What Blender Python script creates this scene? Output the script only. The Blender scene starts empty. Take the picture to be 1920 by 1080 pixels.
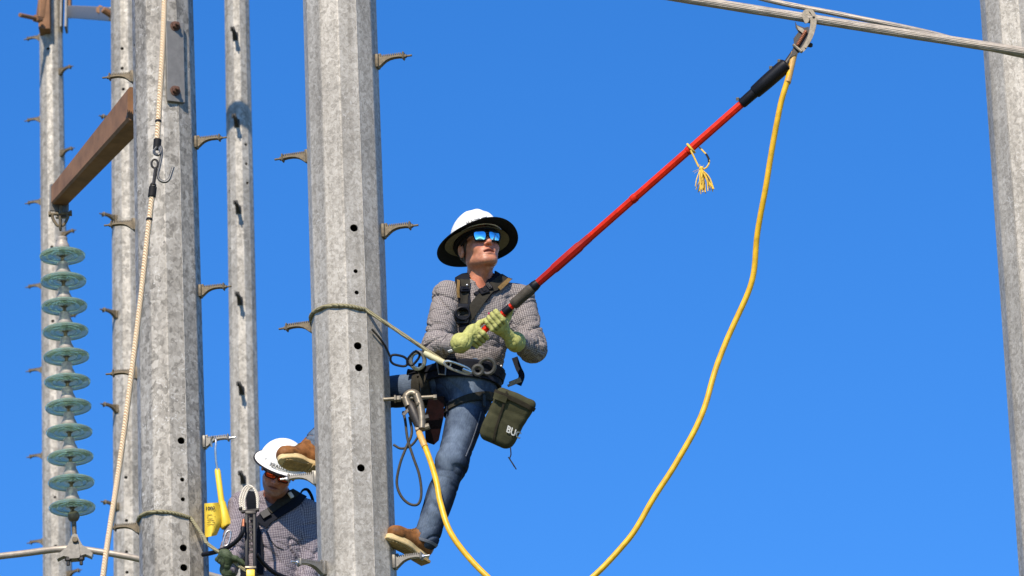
import bpy, bmesh, math, random
import numpy as np
from mathutils import Vector, Matrix
random.seed(7); rng = np.random.default_rng(7)
S = bpy.context.scene
COL = S.collection
rad = math.radians

# ------------------------------------------------------------------ camera
W, H, FPX = 1920.0, 1080.0, 10667.0
PITCH, ROLL = rad(21.0), rad(2.5)
CAM = np.array([0.0, 0.0, 1.6])
FWD = np.array([0, math.cos(PITCH), math.sin(PITCH)])
_r0 = np.array([1.0, 0, 0]); _u0 = np.array([0, -math.sin(PITCH), math.cos(PITCH)])
RGT = _r0*math.cos(ROLL) - _u0*math.sin(ROLL)
UPV = _r0*math.sin(ROLL) + _u0*math.cos(ROLL)
cd = bpy.data.cameras.new('camera'); cam = bpy.data.objects.new('camera', cd); COL.objects.link(cam)
cd.sensor_width = 36; cd.lens = 200; cd.clip_end = 20000; cd.clip_start = 0.5
cam.matrix_world = Matrix(((RGT[0], UPV[0], -FWD[0], CAM[0]), (RGT[1], UPV[1], -FWD[1], CAM[1]), (RGT[2], UPV[2], -FWD[2], CAM[2]), (0, 0, 0, 1)))
cd.dof.use_dof = True; cd.dof.focus_distance = 28.0; cd.dof.aperture_fstop = 11.0
S.camera = cam

# ------------------------------------------------------------------ sky, sun, exposure
SUN_EL, SUN_AZ = rad(43.0), rad(15.0)          # azimuth: to the left of straight behind the camera
SUNV = np.array([-math.sin(SUN_AZ)*math.cos(SUN_EL), -math.cos(SUN_AZ)*math.cos(SUN_EL), math.sin(SUN_EL)])
wd = bpy.data.worlds.new('World'); S.world = wd; wd.use_nodes = True
nt = wd.node_tree; nt.nodes.clear()
sky = nt.nodes.new('ShaderNodeTexSky'); sky.sky_type = 'NISHITA'; sky.sun_disc = False
sky.sun_elevation = SUN_EL; sky.sun_rotation = math.atan2(SUNV[0], SUNV[1])
sky.altitude = 2500; sky.air_density = 1.0; sky.dust_density = 0.0; sky.ozone_density = 4.0
hs = nt.nodes.new('ShaderNodeHueSaturation'); hs.inputs['Hue'].default_value = 0.507; hs.inputs['Saturation'].default_value = 1.285; hs.inputs['Value'].default_value = 1.14
bg = nt.nodes.new('ShaderNodeBackground'); bg.inputs['Strength'].default_value = 0.15
wo = nt.nodes.new('ShaderNodeOutputWorld')
nt.links.new(sky.outputs[0], hs.inputs['Color']); nt.links.new(hs.outputs[0], bg.inputs[0]); nt.links.new(bg.outputs[0], wo.inputs[0])
ld = bpy.data.lights.new('sun', 'SUN'); ld.energy = 5.0; ld.angle = rad(0.53); ld.color = (1.0, 0.915, 0.78)
sun = bpy.data.objects.new('sun', ld); COL.objects.link(sun); sun.location = (-8, -20, 40)
sun.rotation_euler = Vector(SUNV).to_track_quat('Z', 'Y').to_euler()
S.view_settings.view_transform = 'Standard'; S.view_settings.look = 'None'
S.view_settings.exposure = 0.33; S.view_settings.gamma = 1.0; S.view_settings.use_curve_mapping = False

# ------------------------------------------------------------------ measuring helpers
Y0, Y2 = 26.1, 29.5
def A(px, py, Y):
    """point of the world plane y = Y seen at photo position (px, py)"""
    d = FWD*FPX + RGT*(px-W/2) - UPV*(py-H/2)
    return CAM + d*(Y/d[1])
def ray(px, py):
    d = FWD*FPX + RGT*(px-W/2) - UPV*(py-H/2)
    return d/np.linalg.norm(d)
def ppm(Y): return FPX*math.cos(PITCH)/Y
def nrm(v):
    v = np.asarray(v, float); return v/np.linalg.norm(v)

# ------------------------------------------------------------------ materials
MATS = {}
def newmat(name):
    m = bpy.data.materials.new(name); m.use_nodes = True
    return m, m.node_tree, m.node_tree.nodes['Principled BSDF']
def ramp(nt, fac, stops):
    r = nt.nodes.new('ShaderNodeValToRGB'); e = r.color_ramp.elements
    while len(e) < len(stops): e.new(0.5)
    for i, (p, c) in enumerate(stops):
        e[i].position = p; e[i].color = (c[0], c[1], c[2], 1) if hasattr(c, '__len__') else (c, c, c, 1)
    nt.links.new(fac, r.inputs[0]); return r.outputs[0]
def mixc(nt, fac, a, b, mode='MIX'):
    n = nt.nodes.new('ShaderNodeMix'); n.data_type = 'RGBA'; n.blend_type = mode
    for s, v in ((n.inputs[0], fac), (n.inputs[6], a), (n.inputs[7], b)):
        if hasattr(v, 'is_linked'): nt.links.new(v, s)
        elif hasattr(v, '__len__'): s.default_value = (v[0], v[1], v[2], 1)
        else: s.default_value = v
    return n.outputs[2]
def math_n(nt, op, a, b=None):
    n = nt.nodes.new('ShaderNodeMath'); n.operation = op
    for s, v in ((n.inputs[0], a), (n.inputs[1], b)):
        if v is None: continue
        if hasattr(v, 'is_linked'): nt.links.new(v, s)
        else: s.default_value = v
    return n.outputs[0]
def coords(nt, scale=(1, 1, 1), kind='Object', rand=False):
    tc = nt.nodes.new('ShaderNodeTexCoord'); mp = nt.nodes.new('ShaderNodeMapping')
    mp.inputs['Scale'].default_value = scale; nt.links.new(tc.outputs[kind], mp.inputs[0])
    if rand:
        oi = nt.nodes.new('ShaderNodeObjectInfo'); v = math_n(nt, 'MULTIPLY', oi.outputs['Random'], 37.0)
        nt.links.new(v, mp.inputs['Location'])
    return mp.outputs[0]
def noise(nt, vec, scale, detail=4, rough=0.55, dist=0.0):
    n = nt.nodes.new('ShaderNodeTexNoise'); nt.links.new(vec, n.inputs['Vector'])
    n.inputs['Scale'].default_value = scale; n.inputs['Detail'].default_value = detail
    n.inputs['Roughness'].default_value = rough; n.inputs['Distortion'].default_value = dist
    return n.outputs['Fac']
def bump(nt, b, h, strength=0.3, dist=0.002):
    n = nt.nodes.new('ShaderNodeBump'); n.inputs['Strength'].default_value = strength; n.inputs['Distance'].default_value = dist
    nt.links.new(h, n.inputs['Height']); nt.links.new(n.outputs[0], b.inputs['Normal'])
def simple(name, col, rough=0.6, metal=0.0, var=0.18, scale=40, bmp=0.15, spec=None, aniso=(1, 1, 1), bscale=None, bdist=0.002):
    m, nt, b = newmat(name)
    v = coords(nt, aniso); n = noise(nt, v, scale, 5, 0.6)
    c = ramp(nt, n, [(0.25, [x*(1-var) for x in col]), (0.75, [min(1, x*(1+var)) for x in col])])
    nt.links.new(c, b.inputs['Base Color']); b.inputs['Roughness'].default_value = rough; b.inputs['Metallic'].default_value = metal
    if spec is not None: b.inputs['Specular IOR Level'].default_value = spec
    if bmp: bump(nt, b, noise(nt, v, bscale or scale*3, 4), bmp, bdist)
    MATS[name] = m; return m

def galvanised(name, lo, hi, patch, big=0.0, far=False):
    m, nt, b = newmat(name)
    v = coords(nt, (1, 1, 0.8), rand=True)
    wv = nt.nodes.new('ShaderNodeTexNoise'); nt.links.new(v, wv.inputs['Vector']); wv.inputs['Scale'].default_value = 30; wv.inputs['Detail'].default_value = 3
    vm = nt.nodes.new('ShaderNodeVectorMath'); vm.operation = 'SCALE'; vm.inputs['Scale'].default_value = 0.035
    nt.links.new(wv.outputs['Color'], vm.inputs[0])
    va = nt.nodes.new('ShaderNodeVectorMath'); va.operation = 'ADD'; nt.links.new(v, va.inputs[0]); nt.links.new(vm.outputs[0], va.inputs[1])
    def vor(scale):
        vo = nt.nodes.new('ShaderNodeTexVoronoi'); vo.inputs['Scale'].default_value = scale; nt.links.new(va.outputs[0], vo.inputs['Vector'])
        sp = nt.nodes.new('ShaderNodeSeparateColor'); nt.links.new(vo.outputs['Color'], sp.inputs[0]); return sp.outputs[0]
    s1, s2 = vor(patch), vor(patch*2.3)
    f = math_n(nt, 'ADD', math_n(nt, 'MULTIPLY', s1, 0.55), math_n(nt, 'MULTIPLY', s2, 0.45))
    col = ramp(nt, f, [(0.1, [x*lo for x in (1.0, 0.905, 0.765)]), (0.9, [x*hi for x in (1.0, 0.905, 0.765)])])
    broad = noise(nt, v, 2.2, 6, 0.62)
    col = mixc(nt, 1.0, col, ramp(nt, broad, [(0.3, 0.74), (0.7, 1.18)]), 'MULTIPLY')
    streak = noise(nt, coords(nt, (26, 26, 0.7), rand=True), 1.0, 5, 0.6)
    col = mixc(nt, 1.0, col, ramp(nt, streak, [(0.28, (0.78, 0.765, 0.74)), (0.65, (1.07, 1.07, 1.07))]), 'MULTIPLY')
    # pale zinc bloom with squiggly outlines
    bl = noise(nt, v, 46, 3, 0.6, 1.6)
    bl = ramp(nt, bl, [(0.60, 0.0), (0.66, 1.0)])
    zone = ramp(nt, noise(nt, v, 3.2, 3, 0.6), [(0.42, 0.0), (0.62, 1.0)])
    fm = math_n(nt, 'MULTIPLY', math_n(nt, 'MULTIPLY', bl, zone), 0.35+big)
    col = mixc(nt, fm, col, (0.60, 0.57, 0.52))
    # thin rusty runs
    rs = ramp(nt, noise(nt, coords(nt, (60, 60, 1.6), rand=True), 1.0, 4, 0.6), [(0.70, 0.0), (0.80, 1.0)])
    col = mixc(nt, math_n(nt, 'MULTIPLY', rs, 0.42), col, (0.20, 0.15, 0.10))
    nt.links.new(col, b.inputs['Base Color']); b.inputs['Metallic'].default_value = 0.16; b.inputs['Specular IOR Level'].default_value = 0.35
    rr = ramp(nt, f, [(0.1, 0.62), (0.9, 0.42)]); nt.links.new(rr, b.inputs['Roughness'])
    bump(nt, b, noise(nt, v, 140, 3, 0.6), 0.07, 0.002)
    MATS[name] = m
galvanised('galv_main', 0.26, 0.49, 62, 0.22)
galvanised('galv_spangle', 0.18, 0.46, 32, 0.5)
galvanised('galv_far', 0.23, 0.47, 30, 0.2)
simple('weathered_brown_steel', (0.245, 0.120, 0.055), 0.75, 0.15, 0.35, 9, 0.35, aniso=(1, 1, 1), bscale=150)
simple('cast_step', (0.15, 0.115, 0.070), 0.65, 0.3, 0.45, 60, 0.4, bscale=240)
simple('cast_step_grey', (0.20, 0.18, 0.15), 0.5, 0.4, 0.25, 60, 0.3, bscale=240)
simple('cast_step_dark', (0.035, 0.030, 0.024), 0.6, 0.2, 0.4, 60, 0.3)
simple('link_grey', (0.10, 0.097, 0.093), 0.4, 0.5, 0.25, 50, 0.2)
simple('denim_seam', (0.16, 0.17, 0.20), 0.9, 0, 0.3, 200, 0.3, spec=0.1)
simple('plate_steel', (0.20, 0.185, 0.165), 0.55, 0.4, 0.2, 25, 0.25, bscale=200)
simple('rust_bolt', (0.115, 0.055, 0.035), 0.7, 0.3, 0.4, 80, 0.5, bscale=300)
simple('bronze_clamp', (0.21, 0.175, 0.125), 0.45, 0.45, 0.35, 50, 0.15, bscale=220)
simple('dark_metal', (0.032, 0.026, 0.021), 0.5, 0.3, 0.4, 60, 0.3, bscale=220)
simple('copper_bolt', (0.30, 0.11, 0.055), 0.5, 0.6, 0.4, 80, 0.4, bscale=300)
simple('silver', (0.55, 0.54, 0.52), 0.35, 0.9, 0.12, 50, 0.12, bscale=200)
simple('aluminium_strand', (0.36, 0.305, 0.245), 0.5, 0.3, 0.22, 30, 0.2, bscale=300)
simple('red_stick', (0.54, 0.018, 0.003), 0.5, 0, 0.38, 30, 0.15, spec=0.15, bscale=150)
simple('dark_red_sleeve', (0.34, 0.012, 0.006), 0.5, 0, 0.25, 14, 0.08, spec=0.15, bscale=150)
simple('black_plastic', (0.007, 0.007, 0.010), 0.45, 0, 0.3, 60, 0.1, spec=0.2)
simple('brown_grip', (0.060, 0.050, 0.038), 0.65, 0, 0.35, 60, 0.4, bscale=180, spec=0.15)
simple('yellow_cable', (0.72, 0.40, 0.012), 0.4, 0, 0.28, 22, 0.12, bscale=90)
simple('tan_sleeve', (0.56, 0.32, 0.085), 0.4, 0, 0.2, 60, 0.1)
simple('grey_cord', (0.055, 0.048, 0.036), 0.55, 0, 0.3, 60, 0.2, spec=0.15)
simple('yellow_plastic', (0.82, 0.56, 0.045), 0.42, 0, 0.10, 20, 0.08)
simple('yellow_twine', (0.70, 0.44, 0.055), 0.8, 0, 0.25, 120, 0.4, bscale=500)
simple('black_tape', (0.014, 0.013, 0.013), 0.6, 0, 0.3, 60, 0.3, spec=0.15)
simple('webbing', (0.030, 0.026, 0.019), 0.8, 0, 0.3, 80, 0.5, bscale=420, spec=0.15)
simple('webbing_black', (0.007, 0.008, 0.013), 0.78, 0, 0.3, 80, 0.5, bscale=420, spec=0.15)
simple('webbing_tan', (0.19, 0.115, 0.042), 0.8, 0, 0.3, 80, 0.5, bscale=420, spec=0.15)
simple('belt_navy', (0.011, 0.013, 0.022), 0.75, 0, 0.4, 50, 0.4, bscale=300, spec=0.15)
simple('boot_leather', (0.20, 0.082, 0.026), 0.55, 0, 0.6, 30, 0.5, bscale=140, spec=0.15)
simple('boot_sole', (0.40, 0.27, 0.115), 0.85, 0, 0.35, 45, 0.6, bscale=160, bdist=0.006, spec=0.15)
simple('sole_edge', (0.58, 0.42, 0.20), 0.75, 0, 0.2, 45, 0.3)
simple('helmet_white', (0.80, 0.79, 0.76), 0.35, 0, 0.05, 14, 0.06)
simple('helmet_dirty', (0.80, 0.77, 0.71), 0.45, 0, 0.12, 22, 0.12)
simple('brim_black', (0.010, 0.010, 0.014), 0.75, 0, 0.3, 60, 0.3, bscale=300, spec=0.15)
simple('brim_shade_khaki', (0.17, 0.145, 0.085), 0.85, 0, 0.2, 60, 0.3)  # shade on the white brim's underside put into this khaki
simple('hair_brown', (0.035, 0.018, 0.010), 0.6, 0, 0.5, 180, 0.7, bscale=400)
simple('pouch_olive', (0.056, 0.053, 0.027), 0.85, 0, 0.35, 22, 0.5, bscale=300, spec=0.15)
simple('pouch_trim', (0.032, 0.026, 0.016), 0.8, 0, 0.3, 60, 0.3, spec=0.15)
simple('print_white', (0.62, 0.60, 0.55), 0.7, 0, 0.15, 60, 0)
simple('print_black', (0.02, 0.02, 0.02), 0.6, 0, 0.2, 60, 0)
simple('logo_magenta', (0.45, 0.02, 0.10), 0.7, 0, 0.2, 60, 0)
simple('maroon_holster', (0.012, 0.003, 0.003), 0.5, 0, 0.5, 30, 0.3, spec=0.15)
simple('white_cloth', (0.75, 0.74, 0.72), 0.8, 0, 0.05, 60, 0.2)
simple('glove_dark', (0.020, 0.028, 0.014), 0.8, 0, 0.3, 40, 0.3)

def glass_mats():
    m, nt, b = newmat('insulator_glass')
    b.inputs['Base Color'].default_value = (0.56, 0.73, 0.61, 1); b.inputs['Roughness'].default_value = 0.10
    b.inputs['Transmission Weight'].default_value = 0.76; b.inputs['IOR'].default_value = 1.42; MATS['insulator_glass'] = m
    m, nt, b = newmat('mirror_lens')
    b.inputs['Base Color'].default_value = (0.30, 0.72, 0.90, 1); b.inputs['Metallic'].default_value = 1.0; b.inputs['Roughness'].default_value = 0.06
    MATS['mirror_lens'] = m
    m, nt, b = newmat('amber_lens')
    b.inputs['Base Color'].default_value = (0.75, 0.09, 0.02, 1); b.inputs['Metallic'].default_value = 0.9; b.inputs['Roughness'].default_value = 0.12
    MATS['amber_lens'] = m
    # rope with herringbone plait
    for nm, c1, c2, sc in (('rope_cream', (0.74, 0.60, 0.40), (0.42, 0.20, 0.08), 240), ('rope_olive', (0.31, 0.27, 0.15), (0.11, 0.09, 0.045), 240), ('rope_white', (0.66, 0.60, 0.50), (0.32, 0.26, 0.18), 240)):
        m, nt, b = newmat(nm); v = coords(nt)
        wv = nt.nodes.new('ShaderNodeTexWave'); nt.links.new(v, wv.inputs['Vector']); wv.bands_direction = 'DIAGONAL'
        wv.inputs['Scale'].default_value = sc/6.28; wv.inputs['Distortion'].default_value = 2.0
        f = math_n(nt, 'MULTIPLY', wv.outputs['Fac'], noise(nt, v, 60, 4))
        nt.links.new(ramp(nt, f, [(0.02, c2), (0.20, c1)]), b.inputs['Base Color']); b.inputs['Roughness'].default_value = 0.85
        bump(nt, b, wv.outputs['Fac'], 0.6, 0.004); MATS[nm] = m
    # skin
    m, nt, b = newmat('skin')
    at = nt.nodes.new('ShaderNodeAttribute'); at.attribute_name = 'tint'
    v = coords(nt); n1 = noise(nt, v, 55, 4)
    c = mixc(nt, 1.0, at.outputs['Color'], ramp(nt, n1, [(0.3, (0.80, 0.68, 0.64)), (0.7, (1.10, 1.08, 1.06))]), 'MULTIPLY')
    nt.links.new(c, b.inputs['Base Color']); b.inputs['Roughness'].default_value = 0.48
    b.inputs['Subsurface Weight'].default_value = 0.08; b.inputs['Subsurface Radius'].default_value = (0.01, 0.004, 0.002); b.inputs['Subsurface Scale'].default_value = 0.4
    bump(nt, b, noise(nt, v, 400, 3), 0.15, 0.001); MATS['skin'] = m
    # check shirt
    for nm, base, line in (('check_shirt', (0.37, 0.325, 0.295), (0.105, 0.088, 0.090)), ('check_shirt_violet', (0.38, 0.335, 0.345), (0.075, 0.058, 0.080))):
        m, nt, b = newmat(nm)
        at = nt.nodes.new('ShaderNodeAttribute'); at.attribute_name = 'cloth'
        sp = nt.nodes.new('ShaderNodeSeparateXYZ'); nt.links.new(at.outputs['Vector'], sp.inputs[0])
        def stripe(o):
            x = math_n(nt, 'FRACT', math_n(nt, 'MULTIPLY', o, 1/0.0094)); return math_n(nt, 'LESS_THAN', x, 0.48)
        u, w = stripe(sp.outputs[0]), stripe(sp.outputs[1])
        a = math_n(nt, 'MULTIPLY', math_n(nt, 'ADD', u, w), 0.5)
        n1 = noise(nt, coords(nt), 9, 3)
        c = ramp(nt, a, [(0.0, base), (0.5, [0.33*x+0.67*y for x, y in zip(base, line)]), (1.0, line)])
        c = mixc(nt, 1.0, c, ramp(nt, n1, [(0.3, 0.9), (0.7, 1.08)]), 'MULTIPLY')
        nt.links.new(c, b.inputs['Base Color']); b.inputs['Roughness'].default_value = 0.9; b.inputs['Specular IOR Level'].default_value = 0.12; MATS[nm] = m
    # denim
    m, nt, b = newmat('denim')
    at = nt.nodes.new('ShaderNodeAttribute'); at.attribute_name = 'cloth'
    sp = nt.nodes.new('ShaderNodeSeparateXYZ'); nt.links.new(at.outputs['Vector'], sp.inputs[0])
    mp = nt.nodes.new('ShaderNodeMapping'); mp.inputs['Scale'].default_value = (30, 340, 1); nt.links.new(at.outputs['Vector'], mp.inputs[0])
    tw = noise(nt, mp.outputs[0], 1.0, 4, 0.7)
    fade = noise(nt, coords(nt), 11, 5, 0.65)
    f = math_n(nt, 'ADD', math_n(nt, 'MULTIPLY', sp.outputs[2], 0.55), math_n(nt, 'MULTIPLY', math_n(nt, 'SUBTRACT', fade, 0.5), 0.7))  # worn fade at limb fronts; darker sides also put shade into the colour
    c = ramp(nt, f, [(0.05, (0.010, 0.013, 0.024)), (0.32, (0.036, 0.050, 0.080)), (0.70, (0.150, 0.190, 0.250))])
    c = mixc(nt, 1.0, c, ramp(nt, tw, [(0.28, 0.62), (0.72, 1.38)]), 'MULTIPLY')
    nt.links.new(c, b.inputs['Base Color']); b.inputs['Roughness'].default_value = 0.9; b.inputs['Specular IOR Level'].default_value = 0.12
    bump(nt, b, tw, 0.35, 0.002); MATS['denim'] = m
    # glove
    m, nt, b = newmat('glove_lime')
    at = nt.nodes.new('ShaderNodeAttribute'); at.attribute_name = 'tint'
    v = coords(nt); c = mixc(nt, 1.0, at.outputs['Color'], ramp(nt, noise(nt, v, 60, 5), [(0.3, 0.78), (0.7, 1.15)]), 'MULTIPLY')
    nt.links.new(c, b.inputs['Base Color']); b.inputs['Roughness'].default_value = 0.7
    bump(nt, b, noise(nt, v, 150, 4), 0.4, 0.003); MATS['glove_lime'] = m
    # grassland under the poles
    m, nt, b = newmat('grassland'); v = coords(nt)
    n1 = noise(nt, v, 0.05, 8, 0.65); n2 = noise(nt, v, 2.0, 6, 0.7)
    c = mixc(nt, 0.5, ramp(nt, n1, [(0.3, (0.05, 0.075, 0.02)), (0.6, (0.13, 0.12, 0.05)), (0.8, (0.20, 0.16, 0.09))]), ramp(nt, n2, [(0.3, (0.04, 0.06, 0.02)), (0.7, (0.15, 0.15, 0.07))]))
    nt.links.new(c, b.inputs['Base Color']); b.inputs['Roughness'].default_value = 0.95; MATS['grassland'] = m
glass_mats()

# ------------------------------------------------------------------ object helpers
def setp(o, label=None, cat=None, group=None, kind=None):
    for k, v in (('label', label), ('category', cat), ('group', group), ('kind', kind)):
        if v: o[k] = v
    return o
def worigin(o):
    v = np.zeros(3)
    while o is not None: v += np.array(o.location); o = o.parent
    return v
def thing(name, loc, label, cat, group=None):
    o = bpy.data.objects.new(name, None); COL.objects.link(o); o.location = [float(x) for x in loc]; o.empty_display_size = 0.1
    return setp(o, label, cat, group)
class MB:
    def __init__(s): s.v = []; s.f = []
    def add(s, vs, fs):
        b = len(s.v); s.v += [tuple(map(float, p)) for p in vs]; s.f += [tuple(i+b for i in f) for f in fs]; return s
    def box(s, c, ax, ay, az, hx, hy, hz, bev=0.0):
        c = np.asarray(c, float); ax, ay, az = nrm(ax), nrm(ay), nrm(az)
        if bev > 0:
            prof = []
            for sx, sy, a0 in ((1, 1, 0), (-1, 1, 90), (-1, -1, 180), (1, -1, 270)):
                for k in range(3):
                    a = rad(a0+45*k); prof.append((sx*(hx-bev)+bev*math.cos(a), sy*(hy-bev)+bev*math.sin(a)))
            n = len(prof); vs = []
            for z, sh in ((-hz, bev*0.7), (-hz+bev*0.7, 0), (hz-bev*0.7, 0), (hz, bev*0.7)):
                for x, y in prof:
                    kx = (hx-sh)/hx; ky = (hy-sh)/hy
                    vs.append(c+ax*x*kx+ay*y*ky+az*z)
            fs = [tuple(range(n))[::-1], tuple(range(3*n, 4*n))]
            for r in range(3):
                for i in range(n): j = (i+1) % n; fs.append((r*n+i, r*n+j, r*n+n+j, r*n+n+i))
            return s.add(vs, fs)
        vs = [c+ax*hx*i+ay*hy*j+az*hz*k for k in (-1, 1) for j in (-1, 1) for i in (-1, 1)]
        return s.add(vs, [(0, 2, 3, 1), (4, 5, 7, 6), (0, 1, 5, 4), (2, 6, 7, 3), (0, 4, 6, 2), (1, 3, 7, 5)])
    def lathe(s, o, axis, prof, n=20, ref=None, sx=1.0, close=True):
        """prof: (distance along the axis, radius)"""
        o = np.asarray(o, float); a = nrm(axis); r = np.array([0, 0, 1.0]) if abs(a[2]) < 0.9 else np.array([1.0, 0, 0])
        if ref is not None: r = np.asarray(ref, float)
        e1 = nrm(r-a*(r@a)); e2 = np.cross(a, e1); vs = []
        for t, q in prof:
            for i in range(n):
                th = 2*math.pi*i/n; vs.append(o+a*t+e1*q*math.cos(th)*sx+e2*q*math.sin(th))
        fs = []
        for k in range(len(prof)-1):
            for i in range(n): j = (i+1) % n; fs.append((k*n+i, k*n+j, (k+1)*n+j, (k+1)*n+i))
        if close: fs += [tuple(range(n))[::-1], tuple(range((len(prof)-1)*n, len(prof)*n))]
        return s.add(vs, fs)
    def cyl(s, a, b, ra, rb=None, n=16):
        a, b = np.asarray(a, float), np.asarray(b, float); L = np.linalg.norm(b-a); rb = ra if rb is None else rb; e = min(0.15*min(ra, rb), L*0.2)
        return s.lathe(a, b-a, [(0, ra-e), (e, ra), (L-e, rb), (L, rb-e)], n)
    def tube(s, pts, r, n=10, scallop=0, depth=0.0, pitch=0.0, closed=False, flat=1.0, flatdir=None):
        P = np.asarray(pts, float); m = len(P)
        T = np.gradient(P, axis=0)
        if closed: T = np.roll(P, -1, 0)-np.roll(P, 1, 0)
        T /= np.linalg.norm(T, axis=1)[:, None]+1e-12
        R = np.full(m, r) if np.isscalar(r) else np.asarray(r, float)
        u = np.array([0, 0, 1.0]) if abs(T[0][2]) < 0.9 else np.array([1.0, 0, 0])
        if flatdir is not None: u = np.asarray(flatdir, float)
        vs = []; Ls = 0.0
        for i in range(m):
            if i: Ls += np.linalg.norm(P[i]-P[i-1])
            u = u-T[i]*(u@T[i]); u /= np.linalg.norm(u)
            if flatdir is not None: u = np.asarray(flatdir, float); u = nrm(u-T[i]*(u@T[i]))
            w = np.cross(T[i], u); tw = (2*math.pi*Ls/pitch) if pitch else 0
            for k in range(n):
                th = 2*math.pi*k/n; rr = R[i]*(1-depth*abs(math.sin(scallop*0.5*th+tw)) if scallop else 1)
                vs.append(P[i]+u*rr*math.cos(th)*flat+w*rr*math.sin(th))
        fs = []
        for i in range(m if closed else m-1):
            for k in range(n):
                j = (k+1) % n; a, b = i*n, ((i+1) % m)*n; fs.append((a+k, a+j, b+j, b+k))
        if not closed: fs += [tuple(range(n))[::-1], tuple(range((m-1)*n, m*n))]
        return s.add(vs, fs)
    def sphere(s, c, r, n=12, sq=(1, 1, 1)):
        prof = []
        c = np.asarray(c, float); vs = []; fs = []; m = n//2
        for i in range(m+1):
            ph = math.pi*i/m
            for k in range(n):
                th = 2*math.pi*k/n; vs.append(c+r*np.array([math.sin(ph)*math.cos(th)*sq[0], math.sin(ph)*math.sin(th)*sq[1], math.cos(ph)*sq[2]]))
        for i in range(m):
            for k in range(n): j = (k+1) % n; fs.append((i*n+k, i*n+j, i*n+n+j, i*n+n+k))
        return s.add(vs, fs)
    def prism(s, prof, o, ex, ez, ey, w0, w1=None, wfun=None):
        """closed outline (x, z) in the frame ex, ez, thickened along ey"""
        o = np.asarray(o, float); n = len(prof); vs = []
        for sgn in (-1, 1):
            for x, z in prof:
                w = wfun(x) if wfun else w0
                vs.append(o+np.asarray(ex)*x+np.asarray(ez)*z+np.asarray(ey)*w*sgn)
        fs = [tuple(range(n)), tuple(range(n, 2*n))[::-1]]
        for i in range(n): j = (i+1) % n; fs.append((i, n+i, n+j, j))
        return s.add(vs, fs)
    def mesh(s, name, org, smooth=None):
        me = bpy.data.meshes.new(name); v = np.array(s.v)-org; me.from_pydata(v.tolist(), [], s.f)
        bm = bmesh.new(); bm.from_mesh(me); bmesh.ops.remove_doubles(bm, verts=bm.verts, dist=1e-6); bmesh.ops.recalc_face_normals(bm, faces=bm.faces); bm.to_mesh(me); bm.free()
        if smooth is not None:
            me.polygons.foreach_set('use_smooth', [True]*len(me.polygons))
            if smooth < 180: me.set_sharp_from_angle(angle=rad(smooth))
        return me
    def build(s, name, mat, parent=None, smooth=35, label=None, cat=None, group=None, kind=None):
        v = np.array(s.v)
        if parent is not None: org = worigin(parent); loc = (0, 0, 0)
        else: org = np.array([v[:, 0].mean(), v[:, 1].mean(), v[:, 2].min()]); loc = org
        me = s.mesh(name, org, smooth); me.materials.append(MATS[mat])
        o = bpy.data.objects.new(name, me); COL.objects.link(o); o.location = [float(x) for x in loc]; o.parent = parent
        return setp(o, label, cat, group, kind)
def spline(pts, n=10):
    P = np.asarray(pts, float); out = []
    Q = np.vstack([2*P[0]-P[1], P, 2*P[-1]-P[-2]])
    for i in range(1, len(Q)-2):
        p0, p1, p2, p3 = Q[i-1], Q[i], Q[i+1], Q[i+2]
        for k in range(n):
            t = k/n; out.append(0.5*((2*p1)+(-p0+p2)*t+(2*p0-5*p1+4*p2-p3)*t*t+(-p0+3*p1-3*p2+p3)*t**3))
    out.append(P[-1]); return np.array(out)
def PX(pts, Yb):     # (px, py, dy) list -> world points
    return np.array([A(p[0], p[1], Yb+p[2]) for p in pts])

# ------------------------------------------------------------------ implicit surfaces (bodies and cloth)
def cone(P, a, b, ra, rb):
    ab = b-a; t = np.clip(((P-a)@ab)/(ab@ab), 0, 1)
    return np.linalg.norm(P-a-t[:, None]*ab, axis=1)-(ra+(rb-ra)*t)
def econe(P, a, b, ra, rb, w, sq):
    ab = b-a; t = np.clip(((P-a)@ab)/(ab@ab), 0, 1); q = P-a-t[:, None]*ab
    q = q+np.outer((q@w)*(1/sq-1), w); return (np.linalg.norm(q, axis=1)-(ra+(rb-ra)*t))*sq
def ell(P, c, r):
    q = (P-c)/np.asarray(r); k = np.linalg.norm(q, axis=1); return (k-1)*min(r)
def smin(a, b, k):
    h = np.clip(0.5+0.5*(b-a)/k, 0, 1); return b*(1-h)+a*h-k*h*(1-h)
def smax(a, b, k): return -smin(-a, -b, k)
def grad(f, P, e=0.0015):
    g = np.stack([f(P+np.eye(3)[i]*e)-f(P-np.eye(3)[i]*e) for i in range(3)], 1)
    return g/(np.linalg.norm(g, axis=1)[:, None]+1e-12)
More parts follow.
